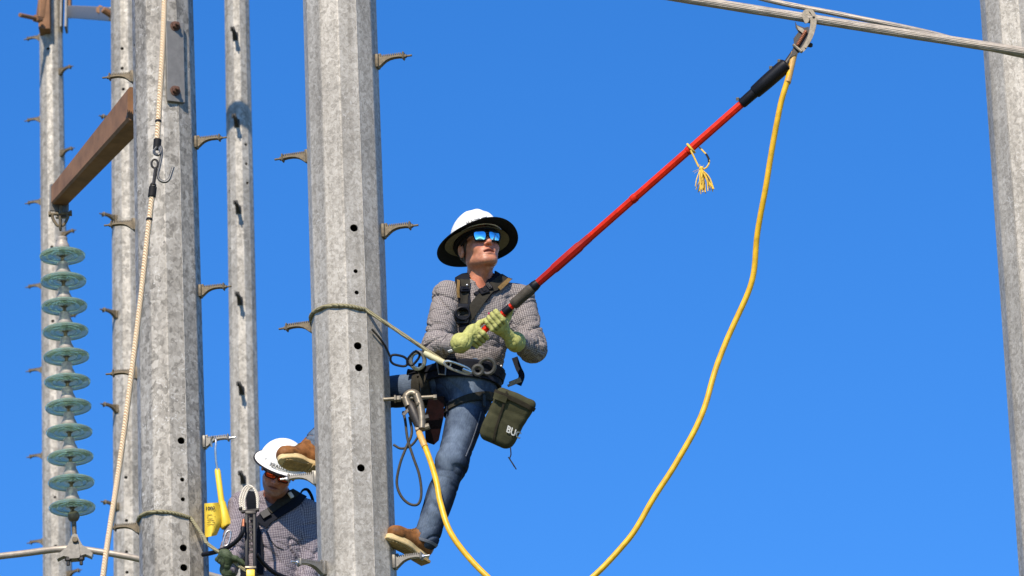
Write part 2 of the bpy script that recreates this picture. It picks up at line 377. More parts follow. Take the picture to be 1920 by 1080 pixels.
def nets(f, lo, hi, h):
    lo, hi = np.asarray(lo, float), np.asarray(hi, float); n = np.ceil((hi-lo)/h).astype(int)+1
    ax = [lo[i]+h*np.arange(n[i]) for i in range(3)]
    nb = -(-n//8); V = np.empty(nb*8)                       # only blocks that can hold the surface are sampled finely
    gi = np.stack(np.meshgrid(*[np.arange(x) for x in nb], indexing='ij'), -1).reshape(-1, 3)
    cv = f(lo+h*(gi*8+3.5)); act = np.abs(cv) < h*(3.5*1.7321*1.15+1.5)
    V[:] = np.repeat(np.repeat(np.repeat(np.where(cv < 0, -1.0, 1.0).reshape(nb), 8, 0), 8, 1), 8, 2)
    off = np.stack(np.meshgrid(*[np.arange(8)]*3, indexing='ij'), -1).reshape(-1, 3); ga = gi[act]
    for s0 in range(0, len(ga), 400):
        I_ = (ga[s0:s0+400, None, :]*8+off[None]).reshape(-1, 3); V[I_[:, 0], I_[:, 1], I_[:, 2]] = f(lo+h*I_)
    V = V[:n[0], :n[1], :n[2]]
    V[0], V[-1], V[:, 0], V[:, -1], V[:, :, 0], V[:, :, -1] = [np.maximum(x, 1e-4) for x in (V[0], V[-1], V[:, 0], V[:, -1], V[:, :, 0], V[:, :, -1])]
    sg = V < 0; c = lambda A_, i, j, k: A_[i:n[0]-1+i, j:n[1]-1+j, k:n[2]-1+k]
    cnt = sum(c(sg, i, j, k).astype(int) for i in (0, 1) for j in (0, 1) for k in (0, 1)); mask = (cnt > 0) & (cnt < 8)
    I = np.argwhere(mask); idx = -np.ones(mask.shape, int); idx[mask] = np.arange(len(I))
    acc = np.zeros((len(I), 3)); num = np.zeros(len(I))
    for a in range(3):
        for p in (0, 1):
            for q in (0, 1):
                o0 = np.zeros(3, int); b, d = [x for x in range(3) if x != a]; o0[b] = p; o0[d] = q; o1 = o0.copy(); o1[a] = 1
                J0, J1 = I+o0, I+o1; v0 = V[J0[:, 0], J0[:, 1], J0[:, 2]]; v1 = V[J1[:, 0], J1[:, 1], J1[:, 2]]
                x = (v0 < 0) != (v1 < 0); t = np.where(x, v0/np.where(x, v0-v1, 1), 0)
                pt = J0+t[:, None]*(o1-o0); acc[x] += pt[x]; num[x] += 1
    X = lo+h*acc/num[:, None]; F = []
    for a in range(3):
        b, d = (a+1) % 3, (a+2) % 3; sl0 = [slice(None)]*3; sl1 = [slice(None)]*3; sl0[a] = slice(0, -1); sl1[a] = slice(1, None)
        E = np.argwhere(sg[tuple(sl0)] != sg[tuple(sl1)]); E = E[(E[:, b] > 0) & (E[:, d] > 0) & (E[:, b] < n[b]-1) & (E[:, d] < n[d]-1)]
        eb = np.zeros(3, int); eb[b] = 1; ed = np.zeros(3, int); ed[d] = 1
        g = lambda K: idx[K[:, 0], K[:, 1], K[:, 2]]
        q = np.stack([g(E-eb-ed), g(E-ed), g(E), g(E-eb)], 1); fl = ~sg[E[:, 0], E[:, 1], E[:, 2]]
        q[fl] = q[fl][:, ::-1]; F.append(q)
    F = np.vstack(F); F = F[(F >= 0).all(1)]
    for _ in range(2):
        v = f(X); X = X-grad(f, X, h*0.3)*np.clip(v, -h, h)[:, None]*0.8
    return X, F
def vn(P, seed=0):
    """smooth value noise in -1..1"""
    P = np.asarray(P, float)+seed*17.31; i = np.floor(P).astype(np.int64); fr = P-i; fr = fr*fr*(3-2*fr); r = 0
    for a in (0, 1):
        for b in (0, 1):
            for c in (0, 1):
                k = (i[:, 0]+a)*374761393+(i[:, 1]+b)*668265263+(i[:, 2]+c)*2147483647
                k = (k ^ (k >> 13))*1274126177; k = (k ^ (k >> 16)) & 0xffffff
                w = (fr[:, 0] if a else 1-fr[:, 0])*(fr[:, 1] if b else 1-fr[:, 1])*(fr[:, 2] if c else 1-fr[:, 2]); r = r+w*(k/0xffffff*2-1)
    return r
def organic(name, f, lo, hi, h, mat, parent, disp=None, tint=None, cloth=None, label=None):
    X, F = nets(f, lo, hi, h)
    if disp is not None: X = X+grad(f, X)*disp(X)[:, None]
    me = bpy.data.meshes.new(name); org = worigin(parent)
    me.from_pydata((X-org).tolist(), [], F.tolist()); me.materials.append(MATS[mat])
    me.polygons.foreach_set('use_smooth', [True]*len(me.polygons))
    if tint is not None:
        a = me.attributes.new('tint', 'FLOAT_COLOR', 'POINT'); c = np.ones((len(X), 4)); c[:, :3] = tint(X); a.data.foreach_set('color', c.ravel().astype(np.float32))
    if cloth is not None:
        a = me.attributes.new('cloth', 'FLOAT_VECTOR', 'POINT'); a.data.foreach_set('vector', cloth(X).ravel().astype(np.float32))
    o = bpy.data.objects.new(name, me); COL.objects.link(o); o.parent = parent
    return setp(o, label)
def limb_uv(segs):
    """segs: (a, b, reference direction); cloth coordinates run along and around the nearest limb"""
    def fn(X):
        best = np.full(len(X), 1e9); uv = np.zeros((len(X), 3))
        for a, b, r, rr in segs:
            ab = b-a; L = np.linalg.norm(ab); t = ((X-a)@ab)/(L*L); tc = np.clip(t, 0, 1); d = np.linalg.norm(X-a-tc[:, None]*ab, axis=1)-r
            ax = ab/L; e1 = nrm(rr-ax*(rr@ax)); e2 = np.cross(ax, e1); q = X-a-np.outer(t, ab)
            th = np.arctan2(q@e2, q@e1); m = d < best; best[m] = d[m]
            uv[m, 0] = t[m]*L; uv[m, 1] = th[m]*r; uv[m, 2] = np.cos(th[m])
        return uv
    return fn
def surf(f, px, py, Ys, Ye):
    o = CAM; d = ray(px, py); t = Ys/d[1]; te = Ye/d[1]; best = (1e9, None)
    while t < te:
        p = o+d*t; v = float(f(p[None])[0])
        if v < best[0]: best = (v, p)
        if v < 0.0008: return p
        t += max(v*0.6, 0.0008)
    return best[1]
def ribbon_pts(mb, C, N, w, th, f=None, off=0.001, across=5, closed=False):
    C = np.asarray(C, float); m = len(C); T = np.gradient(C, axis=0)
    if closed: T = np.roll(C, -1, 0)-np.roll(C, 1, 0)
    T /= np.linalg.norm(T, axis=1)[:, None]
    ww = np.full(m, w) if np.isscalar(w) else np.asarray(w)
    lay = [[], []]
    for s in np.linspace(-0.5, 0.5, across):
        sd = np.cross(N, T); sd /= np.linalg.norm(sd, axis=1)[:, None]
        q = C+sd*(s*ww)[:, None]; nn = N
        if f is not None:
            for _ in range(3): nn = grad(f, q, 0.004); q = q-nn*np.clip(f(q), -0.02, 0.02)[:, None]
        lay[0].append(q+nn*off); lay[1].append(q+nn*(off+th))
    ring = lay[0]+lay[1][::-1]; k = len(ring); vs = [ring[j][i] for i in range(m) for j in range(k)]
    fs = []
    for i in range(m if closed else m-1):
        for j in range(k):
            j2 = (j+1) % k; a, b = i*k, ((i+1) % m)*k; fs.append((a+j, a+j2, b+j2, b+j))
    if not closed: fs += [tuple(range(k))[::-1], tuple(range((m-1)*k, m*k))]
    return mb.add(vs, fs)
def strap(name, pix, w, th, f, Ys, Ye, mat, parent, off=0.001, n=6):
    Q = spline([(p[0], p[1], 0) for p in pix], n); C = np.array([surf(f, q[0], q[1], Ys, Ye) for q in Q])
    for _ in range(2): C[1:-1] = 0.25*C[:-2]+0.5*C[1:-1]+0.25*C[2:]
    N = grad(f, C, 0.01); mb = MB(); ribbon_pts(mb, C, N, w, th, f, off); return mb.build(name, mat, parent, 50)
def ring(name, c, ax, f, w, th, mat, parent, off=0.001, n=40, rmax=0.3):
    ax = nrm(ax); e1 = nrm(np.cross(ax, [0.3, 0.8, 0.5])); e2 = np.cross(ax, e1); C = []
    for k in range(n):
        d = e1*math.cos(2*math.pi*k/n)+e2*math.sin(2*math.pi*k/n); ts = np.arange(0.0, rmax, 0.003)
        v = f(c+np.outer(ts, d)); i = np.argmax(v > 0); C.append(c+d*ts[i])
    C = np.array(C); N = grad(f, C, 0.006); mb = MB(); ribbon_pts(mb, C, N, w, th, f, off, closed=True); return mb.build(name, mat, parent, 50)
def text_mesh(body, size=1.0, bold=0.0):
    cu = bpy.data.curves.new('lettering', 'FONT'); cu.body = body; cu.size = size; cu.offset = bold; cu.align_x = 'LEFT'; cu.resolution_u = 3
    o = bpy.data.objects.new('lettering', cu); COL.objects.link(o); dg = bpy.context.evaluated_depsgraph_get(); dg.update()
    me = bpy.data.meshes.new_from_object(o.evaluated_get(dg)); bpy.data.objects.remove(o); bpy.data.curves.remove(cu)
    V = np.array([v.co[:2] for v in me.vertices]); F = [tuple(p.vertices) for p in me.polygons]; bpy.data.meshes.remove(me); return V, F
def text_on(name, body, o, r, u, f, Ys, Ye, mat, parent, bold=0.0, off=0.0012, bend=0.0):
    V, F = text_mesh(body, 1.0, bold); P = []
    for x, y in V:
        yy = y+bend*x*x; px = o[0]+x*r[0]+yy*u[0]; py = o[1]+x*r[1]+yy*u[1]; p = surf(f, px, py, Ys, Ye); P.append(p-ray(px, py)*off)
    mb = MB(); mb.v = [tuple(p) for p in P]; mb.f = F; return mb.build(name, mat, parent, None)

# ------------------------------------------------------------------ ground
g = MB(); g.add([(-3000, -3000, 0), (3000, -3000, 0), (3000, 3000, 0), (-3000, 3000, 0)], [(0, 1, 2, 3)])
g.build('ground', 'grassland', None, None, kind='structure')

# ------------------------------------------------------------------ poles
STEP_MESH = {}
def step_meshes():
    mb = MB(); prof = []
    n = 12
    for i in range(n):
        x0 = 0.016+0.116*i/n; prof += [(x0, 0.006), (x0+0.001, 0.018), (x0+0.0050, 0.018), (x0+0.0062, 0.006)]
    prof += [(0.134, 0.010), (0.134, -0.006), (0.115, -0.003), (0.090, -0.003), (0.068, -0.007), (0.050, -0.015), (0.036, -0.026), (0.025, -0.036), (0.014, -0.044), (0.014, 0.010)]
    mb.prism(prof, (0, 0, 0), (1, 0, 0), (0, 0, 1), (0, 1, 0), 0.015)
    STEP_MESH['tread'] = mb.mesh('tread', np.zeros(3), 40)
    mb = MB(); mb.box((0.006, 0, -0.012), (0, 1, 0), (0, 0, 1), (1, 0, 0), 0.024, 0.036, 0.010, 0.006)
    mb.box((0.018, 0, 0.020), (0, 1, 0), (0, 0, 1), (1, 0, 0), 0.007, 0.010, 0.007, 0.003)
    STEP_MESH['flange'] = mb.mesh('flange', np.zeros(3), 40)
    mb = MB(); mb.box((0.139, 0, 0.002), (0, 1, 0), (0, 0, 1), (1, 0, 0), 0.020, 0.021, 0.0055, 0.007)
    STEP_MESH['end_plate'] = mb.mesh('end_plate', np.zeros(3), 40)
    mb = MB(); mb.cyl((-0.02, 0, 0), (0.182, 0, 0), 0.0062, 0.0055, 10); mb.lathe((0.1445, 0, 0), (1, 0, 0), [(0, 0.011), (0.009, 0.011), (0.010, 0.010)], 6)
    STEP_MESH['bolt'] = mb.mesh('bolt', np.zeros(3), 40)
step_meshes()
def add_step(root, pos, d, mat='cast_step', name='climbing_step', tilt=0.0):
    o = bpy.data.objects.new(name, None); COL.objects.link(o); o.parent = root
    ex = Vector((d[0], d[1], math.tan(tilt))).normalized(); ey = Vector((0, 0, 1)).cross(ex).normalized(); ez = ex.cross(ey)
    p = Vector([float(x) for x in pos])-root.location
    o.matrix_local = Matrix(((ex[0], ey[0], ez[0], p[0]), (ex[1], ey[1], ez[1], p[1]), (ex[2], ey[2], ez[2], p[2]), (0, 0, 0, 1)))
    for k, me in STEP_MESH.items():
        mm = 'silver' if k == 'bolt' and mat == 'cast_step_grey' else mat
        key = k+mat
        if key not in MESHC: MESHC[key] = me.copy(); MESHC[key].materials.append(MATS[mm])
        c = bpy.data.objects.new(k, MESHC[key]); COL.objects.link(c); c.parent = o
    return o
MESHC = {}
class Pole:
    def __init__(s, label, top, wt, bot, wb, Y, off, mat, holes, ztop):
        s.Y = Y; a, b = A(top, 0, Y), A(bot, 1080, Y); s.a, s.b = a, b
        d0, d1 = np.linalg.norm(a-CAM), np.linalg.norm(b-CAM); rt, rb = wt/2*d0/FPX, wb/2*d1/FPX
        s.axis = (a-b)/(a[2]-b[2]); s.kr = (rt-rb)/(a[2]-b[2]); s.rb = rb; s.mat = mat
        s.root = thing('steel_pole', s.c(0), label, 'pole', 'galvanised steel poles')
        prof = []
        for k in range(12):
            th = off+30*k
            for q in (-1.3, 1.3): prof.append((rad(th+q), 1.0))
        n = len(prof); vs, fs = [], []
        zs = [0, ztop]
        for thick in (0, 0.011):
            for z in zs:
                c = s.c(z); R = s.r(z)-thick
                for th, q in prof: vs.append(c+np.array([math.sin(th)*R*q, -math.cos(th)*R*q, 0]))
        for base, flip in ((0, False), (2*n, True)):
            for i in range(n):
                j = (i+1) % n; fq = (base+i, base+j, base+n+j, base+n+i); fs.append(fq[::-1] if flip else fq)
        for lv, flip in ((0, False), (n, True)):
            for i in range(n):
                j = (i+1) % n; fq = (lv+j, lv+i, 2*n+lv+i, 2*n+lv+j); fs.append(fq[::-1] if flip else fq)
        org = worigin(s.root); me = bpy.data.meshes.new('shaft'); me.from_pydata([tuple(map(float, v-org)) for v in vs], [], fs); me.materials.append(MATS[mat])
        o = bpy.data.objects.new('shaft', me); COL.objects.link(o); o.parent = s.root
        # drilled bolt holes
        cut = MB()
        for px, py, r in holes:
            p = s.hit(px, py); c = s.c(p[2]); d = nrm((p-c)*np.array([1, 1, 0])); R = r*np.linalg.norm(p-CAM)/FPX; e = 20
            cut.lathe(p-d*0.05, d, [(0, R), (0.09, R)], 20)
        if holes:
            cm = cut.mesh('cut', org); co = bpy.data.objects.new('cut', cm); COL.objects.link(co); co.location = o.parent.location
            md = o.modifiers.new('holes', 'BOOLEAN'); md.object = co; md.operation = 'DIFFERENCE'; md.solver = 'EXACT'
            dg = bpy.context.evaluated_depsgraph_get(); dg.update(); nm = bpy.data.meshes.new_from_object(o.evaluated_get(dg))
            o.modifiers.clear(); o.data = nm; nm.name = 'shaft'; bpy.data.objects.remove(co)
            nm.materials.clear(); nm.materials.append(MATS[mat])
        o.data.polygons.foreach_set('use_smooth', [False]*len(o.data.polygons))
    def c(s, z): return s.b+s.axis*(z-s.b[2])
    def r(s, z): return s.rb+s.kr*(z-s.b[2])
    def hit(s, px, py):
        d = ray(px, py); t = (s.Y-0.5)/d[1]
        for _ in range(400):
            p = CAM+d*t; c = s.c(p[2]); g = np.linalg.norm((p-c)[:2])-s.r(p[2])*0.985
            if g < 1e-4: break
            t += max(g*0.7, 1e-4)
            if t*d[1] > s.Y+0.3: break
        return p
    def step(s, py, d, mat='cast_step', name='climbing_step', tilt=0.0):
        d = np.array(d, float); d /= np.linalg.norm(d); px = s.a[0]
        z = A(0.5*(0)+960, py, s.Y)[2]
        for _ in range(4):     # height at which the foot of the step shows at row py
            c = s.c(z); p = c+np.array([d[0], d[1], 0])*s.r(z)*0.985; q = p-CAM; row = H/2-FPX*(q@UPV)/(q@FWD); z += (row-py)*(q@FWD)/FPX/math.cos(PITCH)
        c = s.c(z); p = c+np.array([d[0], d[1], 0])*(s.r(z)*0.975); return add_step(s.root, p, d, mat, name, tilt)

P0 = Pole('thick pale galvanised pole the standing worker leans back from, at picture centre', 636.5, 137, 670.5, 147, Y0, 28, 'galv_main',
          [(664, 427, 7.5), (667, 508, 4.2), (669, 548, 4.2), (671, 648, 7.5), (673, 689, 7.5), (677, 877, 7.5)], 19)
P2 = Pole('thick spangled galvanised pole with bolted plate and hanging hook rope', 304.5, 114, 327, 130, Y2, 30, 'galv_spangle',
          [(340, 826, 7), (342, 899, 4.2), (343, 936, 4.2), (344, 1027, 7), (345, 1064, 7), (251, 86, 4), (253, 209, 4)], 21)
P1 = Pole('thin leftmost galvanised pole standing behind the glass insulator string', 95, 43, 108, 55, 52.7, 10, 'galv_far',
          [(90, 91, 3.0), (97, 463, 3.2), (99, 602, 3.2), (103, 932, 2.6), (104, 1024, 3.0)], 34)
P3 = Pole('thin galvanised pole half hidden behind the pole with the bolted plate', 236, 57, 246, 66, 45.7, 12, 'galv_far',
          [(229, 91, 3.2), (229, 128, 3.2), (231, 167, 3.2), (236, 895, 3.2), (237, 976, 3.2), (237, 1035, 3.2), (238, 1073, 3.2)], 31)
P4 = Pole('thin galvanised pole with pegs facing the viewer, between the two thick poles', 444, 47, 464, 57, 45.2, 15, 'galv_far',
          [(461, 271, 2.8), (462, 307, 2.8), (464, 343, 2.8), (430, 358, 2.2), (431, 394, 2.2), (432, 466, 2.2)], 33)
P5 = Pole('galvanised pole cut off by the right edge of the photo', 1906, 136, 1987, 150, 29.5, 26, 'galv_main', [], 20)

for py in (112, 430): P0.step(py, (0.98, -0.2))
for py in (290, 608): P0.step(py, (-0.96, 0.25))
BOOTSTEP_L = P0.step(893, (-0.97, 0.12), 'cast_step_grey')
BOOTSTEP_R = P0.step(1050, (0.97, -0.26), 'cast_step_grey')
P0.step(1062, (-0.84, -0.54), 'cast_step_grey')
for py in (264, 543): P2.step(py, (0.98, -0.17))
P2.step(826, (0.98, -0.17), 'cast_step_grey')
for py in (141, 418, 697, 986): P2.step(py, (-0.98, 0.1))
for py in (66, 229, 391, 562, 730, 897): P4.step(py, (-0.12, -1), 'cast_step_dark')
for py in (226, 409, 588, 765, 948): P3.step(py, (-0.72, -0.7))
for py in (69, 222, 377, 534, 692, 853, 1014): P1.step(py, (-0.95, 0.3))
for py in (133, 286, 440, 598, 1076): P1.step(py, (0.78, -0.62))

for P_, an in ((P0, 28), (P2, 30), (P5, -34)):
    mb = MB(); mb.tube([P_.c(z)+np.array([math.sin(rad(an)), -math.cos(rad(an)), 0])*P_.r(z) for z in (0.0, 10.0, 18.5)], 0.0032, 8); mb.build('weld_seam', P_.mat, P_.root)
# side bolt on the centre pole that carries the hanging ground clamp
pb = A(742, 748, Y0-0.10); mb = MB()
mb.cyl(pb+np.array([-0.06, 0, 0]), pb+np.array([0.19, 0, 0.002]), 0.0095, None, 14)
for x, r, l in ((-0.008, 0.021, 0.010), (0.004, 0.017, 0.022), (0.182, 0.014, 0.018)): mb.lathe(pb+np.array([x, 0, 0]), (1, 0, 0), [(0, r*0.92), (0.002, r), (l-0.002, r), (l, r*0.92)], 6)
sb = mb.build('stud_bolt', 'bronze_clamp', P0.root)

# bolted plate on the spangled pole
pc = P2.hit(327, 118); th = rad(22-15+15-7); nn = nrm((pc-P2.c(pc[2]))*np.array([1, 1, 0])); tt = np.cross(nn, [0, 0, 1]); tt = tt if tt[0] > 0 else -tt
up = nrm(P2.axis); mb = MB(); hz = 77/ppm(Y2)/math.cos(PITCH)
mb.box(pc+nn*0.010, tt, up, nn, 0.052, hz, 0.011, 0.003); pl = mb.build('mounting_plate', 'plate_steel', P2.root)
for py in (52, 173):
    q = P2.hit(326, py)+nn*0.022; mb = MB()
    mb.lathe(q, nn, [(0, 0.030), (0.003, 0.030), (0.004, 0.026)], 20); mb.lathe(q+nn*0.004, nn, [(0, 0.0215), (0.018, 0.0215), (0.021, 0.018)], 6); mb.cyl(q+nn*0.02, q+nn*0.046, 0.0115, 0.011, 14)
    mb.build('bolt', 'rust_bolt', pl)

# bracket hardware at the head of the leftmost pole, and the brace to its neighbour
c1 = P1.c(A(95, 20, 52.7)[2]); k1 = ppm(52.7)
mb = MB(); mb.box(A(84, 10, 52.55), (1, 0.2, 0), (0, 1, 0), (0, 0, 1), 0.058, 0.10, 0.30, 0.006); P1b = mb.build('bracket_plate', 'weathered_brown_steel', P1.root)
mb = MB(); mb.box(A(79, 0, 52.5), (1, 0.5, 0), (-0.5, 1, 0), (0.12, 0, 1), 0.022, 0.07, 0.22, 0.004); mb.build('bracket_plate', 'weathered_brown_steel', P1.root)
for px, w in ((116, 0.010), (125, 0.012)):
    mb = MB(); mb.box(A(px, 12, 52.62), (1, 0, 0), (0, 1, 0), (0.03, 0, 1), w, 0.09, 0.26, 0.003); mb.build('bracket_plate', 'plate_steel', P1.root)
mb = MB(); mb.box(A(131, 0, 52.64), (1, 0, 0), (0, 1, 0), (0.0, 0, 1), 0.014, 0.08, 0.17, 0.003); mb.build('bracket_plate', 'weathered_brown_steel', P1.root)
mb = MB(); mb.cyl(A(37, 28, 52.1), A(78, 37, 52.4), 0.022, None, 12); mb.lathe(A(66, 34.5, 52.31), A(78, 37, 52.4)-A(37, 28, 52.1), [(0, 0.04), (0.06, 0.04)], 6); mb.build('bolt', 'weathered_brown_steel', P1b)
rt = thing('brace_beam', A(172, 30, 49.6), 'grey square brace beam bolted between the two leftmost thin poles', 'beam')
a, b = A(136, 22, 52.3), A(216, 27, 46.0); mb = MB(); ax = nrm(b-a); mb.box((a+b)/2, np.cross(ax, [0, 0, 1]), np.cross(np.cross(ax, [0, 0, 1]), ax), ax, 0.055, 0.062, np.linalg.norm(b-a)/2, 0.01); mb.build('tube', 'plate_steel', rt)
mb = MB(); mb.cyl(b+np.array([-0.10, -0.12, 0.0]), b+np.array([0.06, -0.02, -0.08]), 0.03, None, 10); mb.lathe(A(193, 27, 47.4)+np.array([0, -0.07, 0.0]), (-.5, -1, 0.1), [(0, 0.04), (0.05, 0.04)], 6); mb.build('bolt', 'weathered_brown_steel', rt)
# unseen tube above the thin middle pole, inferred and added to cast its shadow band
zc = A(447, 243, 45.2)[2]; ds = 2.0; cpt = P4.c(zc)+SUNV/math.cos(SUN_EL)*ds
rt = thing('unseen_cross_tube', cpt, 'unseen short steel tube, added for the shadow band, bracketed in front of the thin pole above the picture', 'tube')
mb = MB(); mb.cyl(cpt+np.array([-0.75, 0.0, 0]), cpt+np.array([0.6, 0.0, 0]), 0.085, None, 20); mb.build('tube', 'galv_far', rt)
mb = MB(); pz = P4.c(cpt[2]+0.0); mb.cyl(cpt+np.array([0.5, 0, 0.0]), pz+np.array([0.0, 0, 1.3]), 0.04, None, 12); mb.build('strut', 'galv_far', rt)

# brown davit arm behind the spangled pole
rt = thing('davit_arm', A(250, 212, 29.75), 'brown weathered steel arm reaching back to the glass insulator string', 'arm')
a, b = A(262, 196, 29.72), A(112, 366, 31.25); ax = nrm(b-a); e1 = nrm(np.cross(ax, [0, 0, 1])); e2 = np.cross(e1, ax); mb = MB(); vs = []
for p, w, h in ((a, 0.072, 0.100), (b, 0.052, 0.060)):
    for sx, sy in ((-1, -1), (1, -1), (1, 1), (-1, 1)):
        for q in ((0.82, 1), (1, 0.84)) if sx*sy < 0 else ((1, 0.84), (0.82, 1)): vs.append(p+e1*w*sx*q[0]+e2*h*sy*q[1])
n = 8; mb.add(vs, [tuple(range(n))[::-1], tuple(range(n, 2*n))]+[(i, (i+1) % n, n+(i+1) % n, n+i) for i in range(n)])
mb.build('beam', 'weathered_brown_steel', rt, 25)
mb = MB(); q = A(111, 372, 31.27); mb.box(q, e1, e2, ax, 0.058, 0.085, 0.008, 0.004); mb.box(q+np.array([0.01, 0.02, -0.075]), (0, 1, 0), (1, 0, 0), (0, 0, 1), 0.012, 0.035, 0.045, 0.006); mb.build('end_plate', 'plate_steel', rt)

# ------------------------------------------------------------------ insulator string
YI = 31.25
yt, yb_ = 478, 950; xs = lambda y: 117+(y-478)*(18.5/472)
rt = thing('insulator_string', A(137, 1000, YI), 'hanging string of eleven green glass insulator discs', 'insulator')
mb = MB(); q = A(113, 408, YI)
for sx in (-1, 1): mb.tube(spline([q+np.array([0.042*sx, 0, 0.03]), q+np.array([0.045*sx, 0, -0.0]), q+np.array([0.022*sx, 0, -0.045]), q+np.array([0, 0, -0.055])], 6), 0.009, 8)
mb.cyl(q+np.array([-0.065, 0, 0.025]), q+np.array([0.065, 0, 0.025]), 0.010, None, 10)
for sx in (-1, 1): mb.lathe(q+np.array([0.055*sx, 0, 0.025]), (sx, 0, 0), [(0, 0.019), (0.014, 0.019)], 6)
mb.tube(spline([q+np.array([0.0, -0.03, 0.0]), q+np.array([0.0, -0.012, -0.07]), q+np.array([0, 0.012, -0.07]), q+np.array([0, 0.03, 0.0])], 6), 0.008, 8)
mb.cyl(q+np.array([0.004, 0, 0.075]), q+np.array([0.004, 0, 0.02]), 0.012, None, 10)
mb.build('shackle', 'cast_step', rt)
def disc_meshes(D):
    g_ = MB(); R = 0.132
    g_.lathe((0, 0, 0), (0, 0, 1), [(-0.006, 0.046), (-0.010, 0.058), (-0.015, 0.060), (-0.016, 0.064), (-0.009, 0.068), (-0.008, 0.084), (-0.014, 0.087), (-0.015, 0.091), (-0.008, 0.096), (-0.006, 0.112), (-0.014, 0.122), (-0.016, 0.129), (-0.010, R), (-0.004, R+0.001), (0.003, 0.127), (0.008, 0.115), (0.016, 0.092), (0.022, 0.068), (0.027, 0.046)], 48, close=False)
    g_.lathe((0, 0, 0), (0, 0, 1), [(0.027, 0.046), (0.027, 0.02), (-0.006, 0.02), (-0.006, 0.046)], 48, close=False)
    c_ = MB(); c_.lathe((0, 0, 0.0275), (0, 0, 1), [(0, 0.043), (0.004, 0.0455), (0.022, 0.045), (0.026, 0.041), (0.031, 0.041), (0.046, 0.033), (0.060, 0.030), (0.064, 0.032), (0.078, 0.031), (0.082, 0.025), (0.083, 0.010)], 28)
    c_.cyl((0.0, -0.036, 0.098), (0.0, -0.022, 0.098), 0.006, None, 8)
    p_ = MB(); p_.lathe((0, 0, -0.045), (0, 0, 1), [(0, 0.011), (0.006, 0.0125), (0.014, 0.0105), (0.034, 0.0105), (0.037, 0.0185), (0.072, 0.0185)], 14)
    return g_.mesh('glass_disc', np.zeros(3), 40), c_.mesh('cap', np.zeros(3), 40), p_.mesh('pin', np.zeros(3), 40)
dm = disc_meshes(None)
for m_, k in zip(dm, ('insulator_glass', 'silver', 'cast_step')): m_.materials.append(MATS[k])
axI = nrm(A(xs(478), 478, YI)-A(xs(950), 950, YI)); q = Vector(axI).to_track_quat('Z', 'Y')
org = worigin(rt); pitch = np.linalg.norm(A(xs(478), 478, YI)-A(xs(950), 950, YI))/10; sc = pitch/0.150
simple('cap_zinc', (0.36, 0.31, 0.26), 0.55, 0.2, 0.25, 60, 0.3); dm[1].materials[0] = MATS['cap_zinc']
for i in range(11):
    py = 478+47.2*i; o = bpy.data.objects.new('glass_disc', dm[0]); COL.objects.link(o); o.parent = rt
    o.location = [float(x) for x in A(xs(py), py, YI)-org]; o.rotation_mode = 'QUATERNION'; o.rotation_quaternion = q @ Vector((0, 0, 1)).rotation_difference(Vector((0, 0, 1))); o.scale = (sc*0.98,)*3
    o.rotation_quaternion = q @ Matrix.Rotation(random.uniform(-0.9, 0.9), 3, 'Z').to_quaternion() @ Matrix.Rotation(random.uniform(-0.02, 0.02), 3, 'X').to_quaternion()
    for k in (1, 2):
        c = bpy.data.objects.new(('', 'cap', 'pin')[k], dm[k]); COL.objects.link(c); c.parent = o
# suspension clamp
q = A(138, 968, YI); e = A(140, 1010, YI); mb = MB()
mb.sphere(q, 0.036, 14); mb.cyl(q, e, 0.014, None, 12); mb.build('ball_link', 'cast_step', rt)
mb = MB(); k = 1/ppm(YI); c = A(140, 1024, YI); ex = nrm(RGT*np.array([1, 1, 1])); ez = np.array([0, 0, 1.0])
prof = [(-34, -19), (-32, -25), (-20, -20), (-10, -23), (10, -23), (20, -20), (31, -26), (34, -19), (25, -10), (15, -2), (9, 10), (6, 19), (1, 22), (-4, 19), (-8, 9), (-14, -3), (-24, -11)]
mb.prism([(x*k, z*k) for x, z in prof], c, np.array([1, 0, 0.04]), ez, np.array([0, 1.0, 0]), 0.028)
mb.prism([(x*k, z*k) for x, z in [(-11, -21), (-9, -27), (9, -27), (11, -21), (8, 0), (-8, 0)]], c, np.array([1, 0, 0.04]), ez, np.array([0, 1.0, 0]), 0.036)
cl = mb.build('suspension_clamp', 'cast_step_grey', rt, 30)
for dx in (-12, 12):
    mb = MB(); p = c+np.array([dx*k, -0.012, -24*k]); mb.cyl(p+np.array([0, 0, 0.05]), p-np.array([0, 0, 0.045]), 0.010, None, 10); mb.lathe(p, (0, 0, -1), [(0, 0.020), (0.016, 0.020)], 6); mb.build('bolt', 'dark_metal', cl)
mb = MB(); mb.cyl(c+np.array([2*k, -0.05, 8*k]), c+np.array([2*k, 0.05, 8*k]), 0.017, None, 14); mb.build('bolt', 'cast_step', cl)
# conductor through that clamp
mb = MB(); mb.tube(spline(PX([(-260, 1092, -0.3), (-60, 1052, -0.1), (50, 1037, -0.03), (105, 1030, 0), (140, 1029, 0), (176, 1033, 0), (260, 1048, 0.0), (420, 1086, 0.1), (760, 1190, 0.4)], YI), 14), 0.020, 36, scallop=18, depth=0.06, pitch=4.5)
mb.build('conductor', 'aluminium_strand', None, 60, 'bare stranded conductor held by the clamp under the insulator string', 'cable')

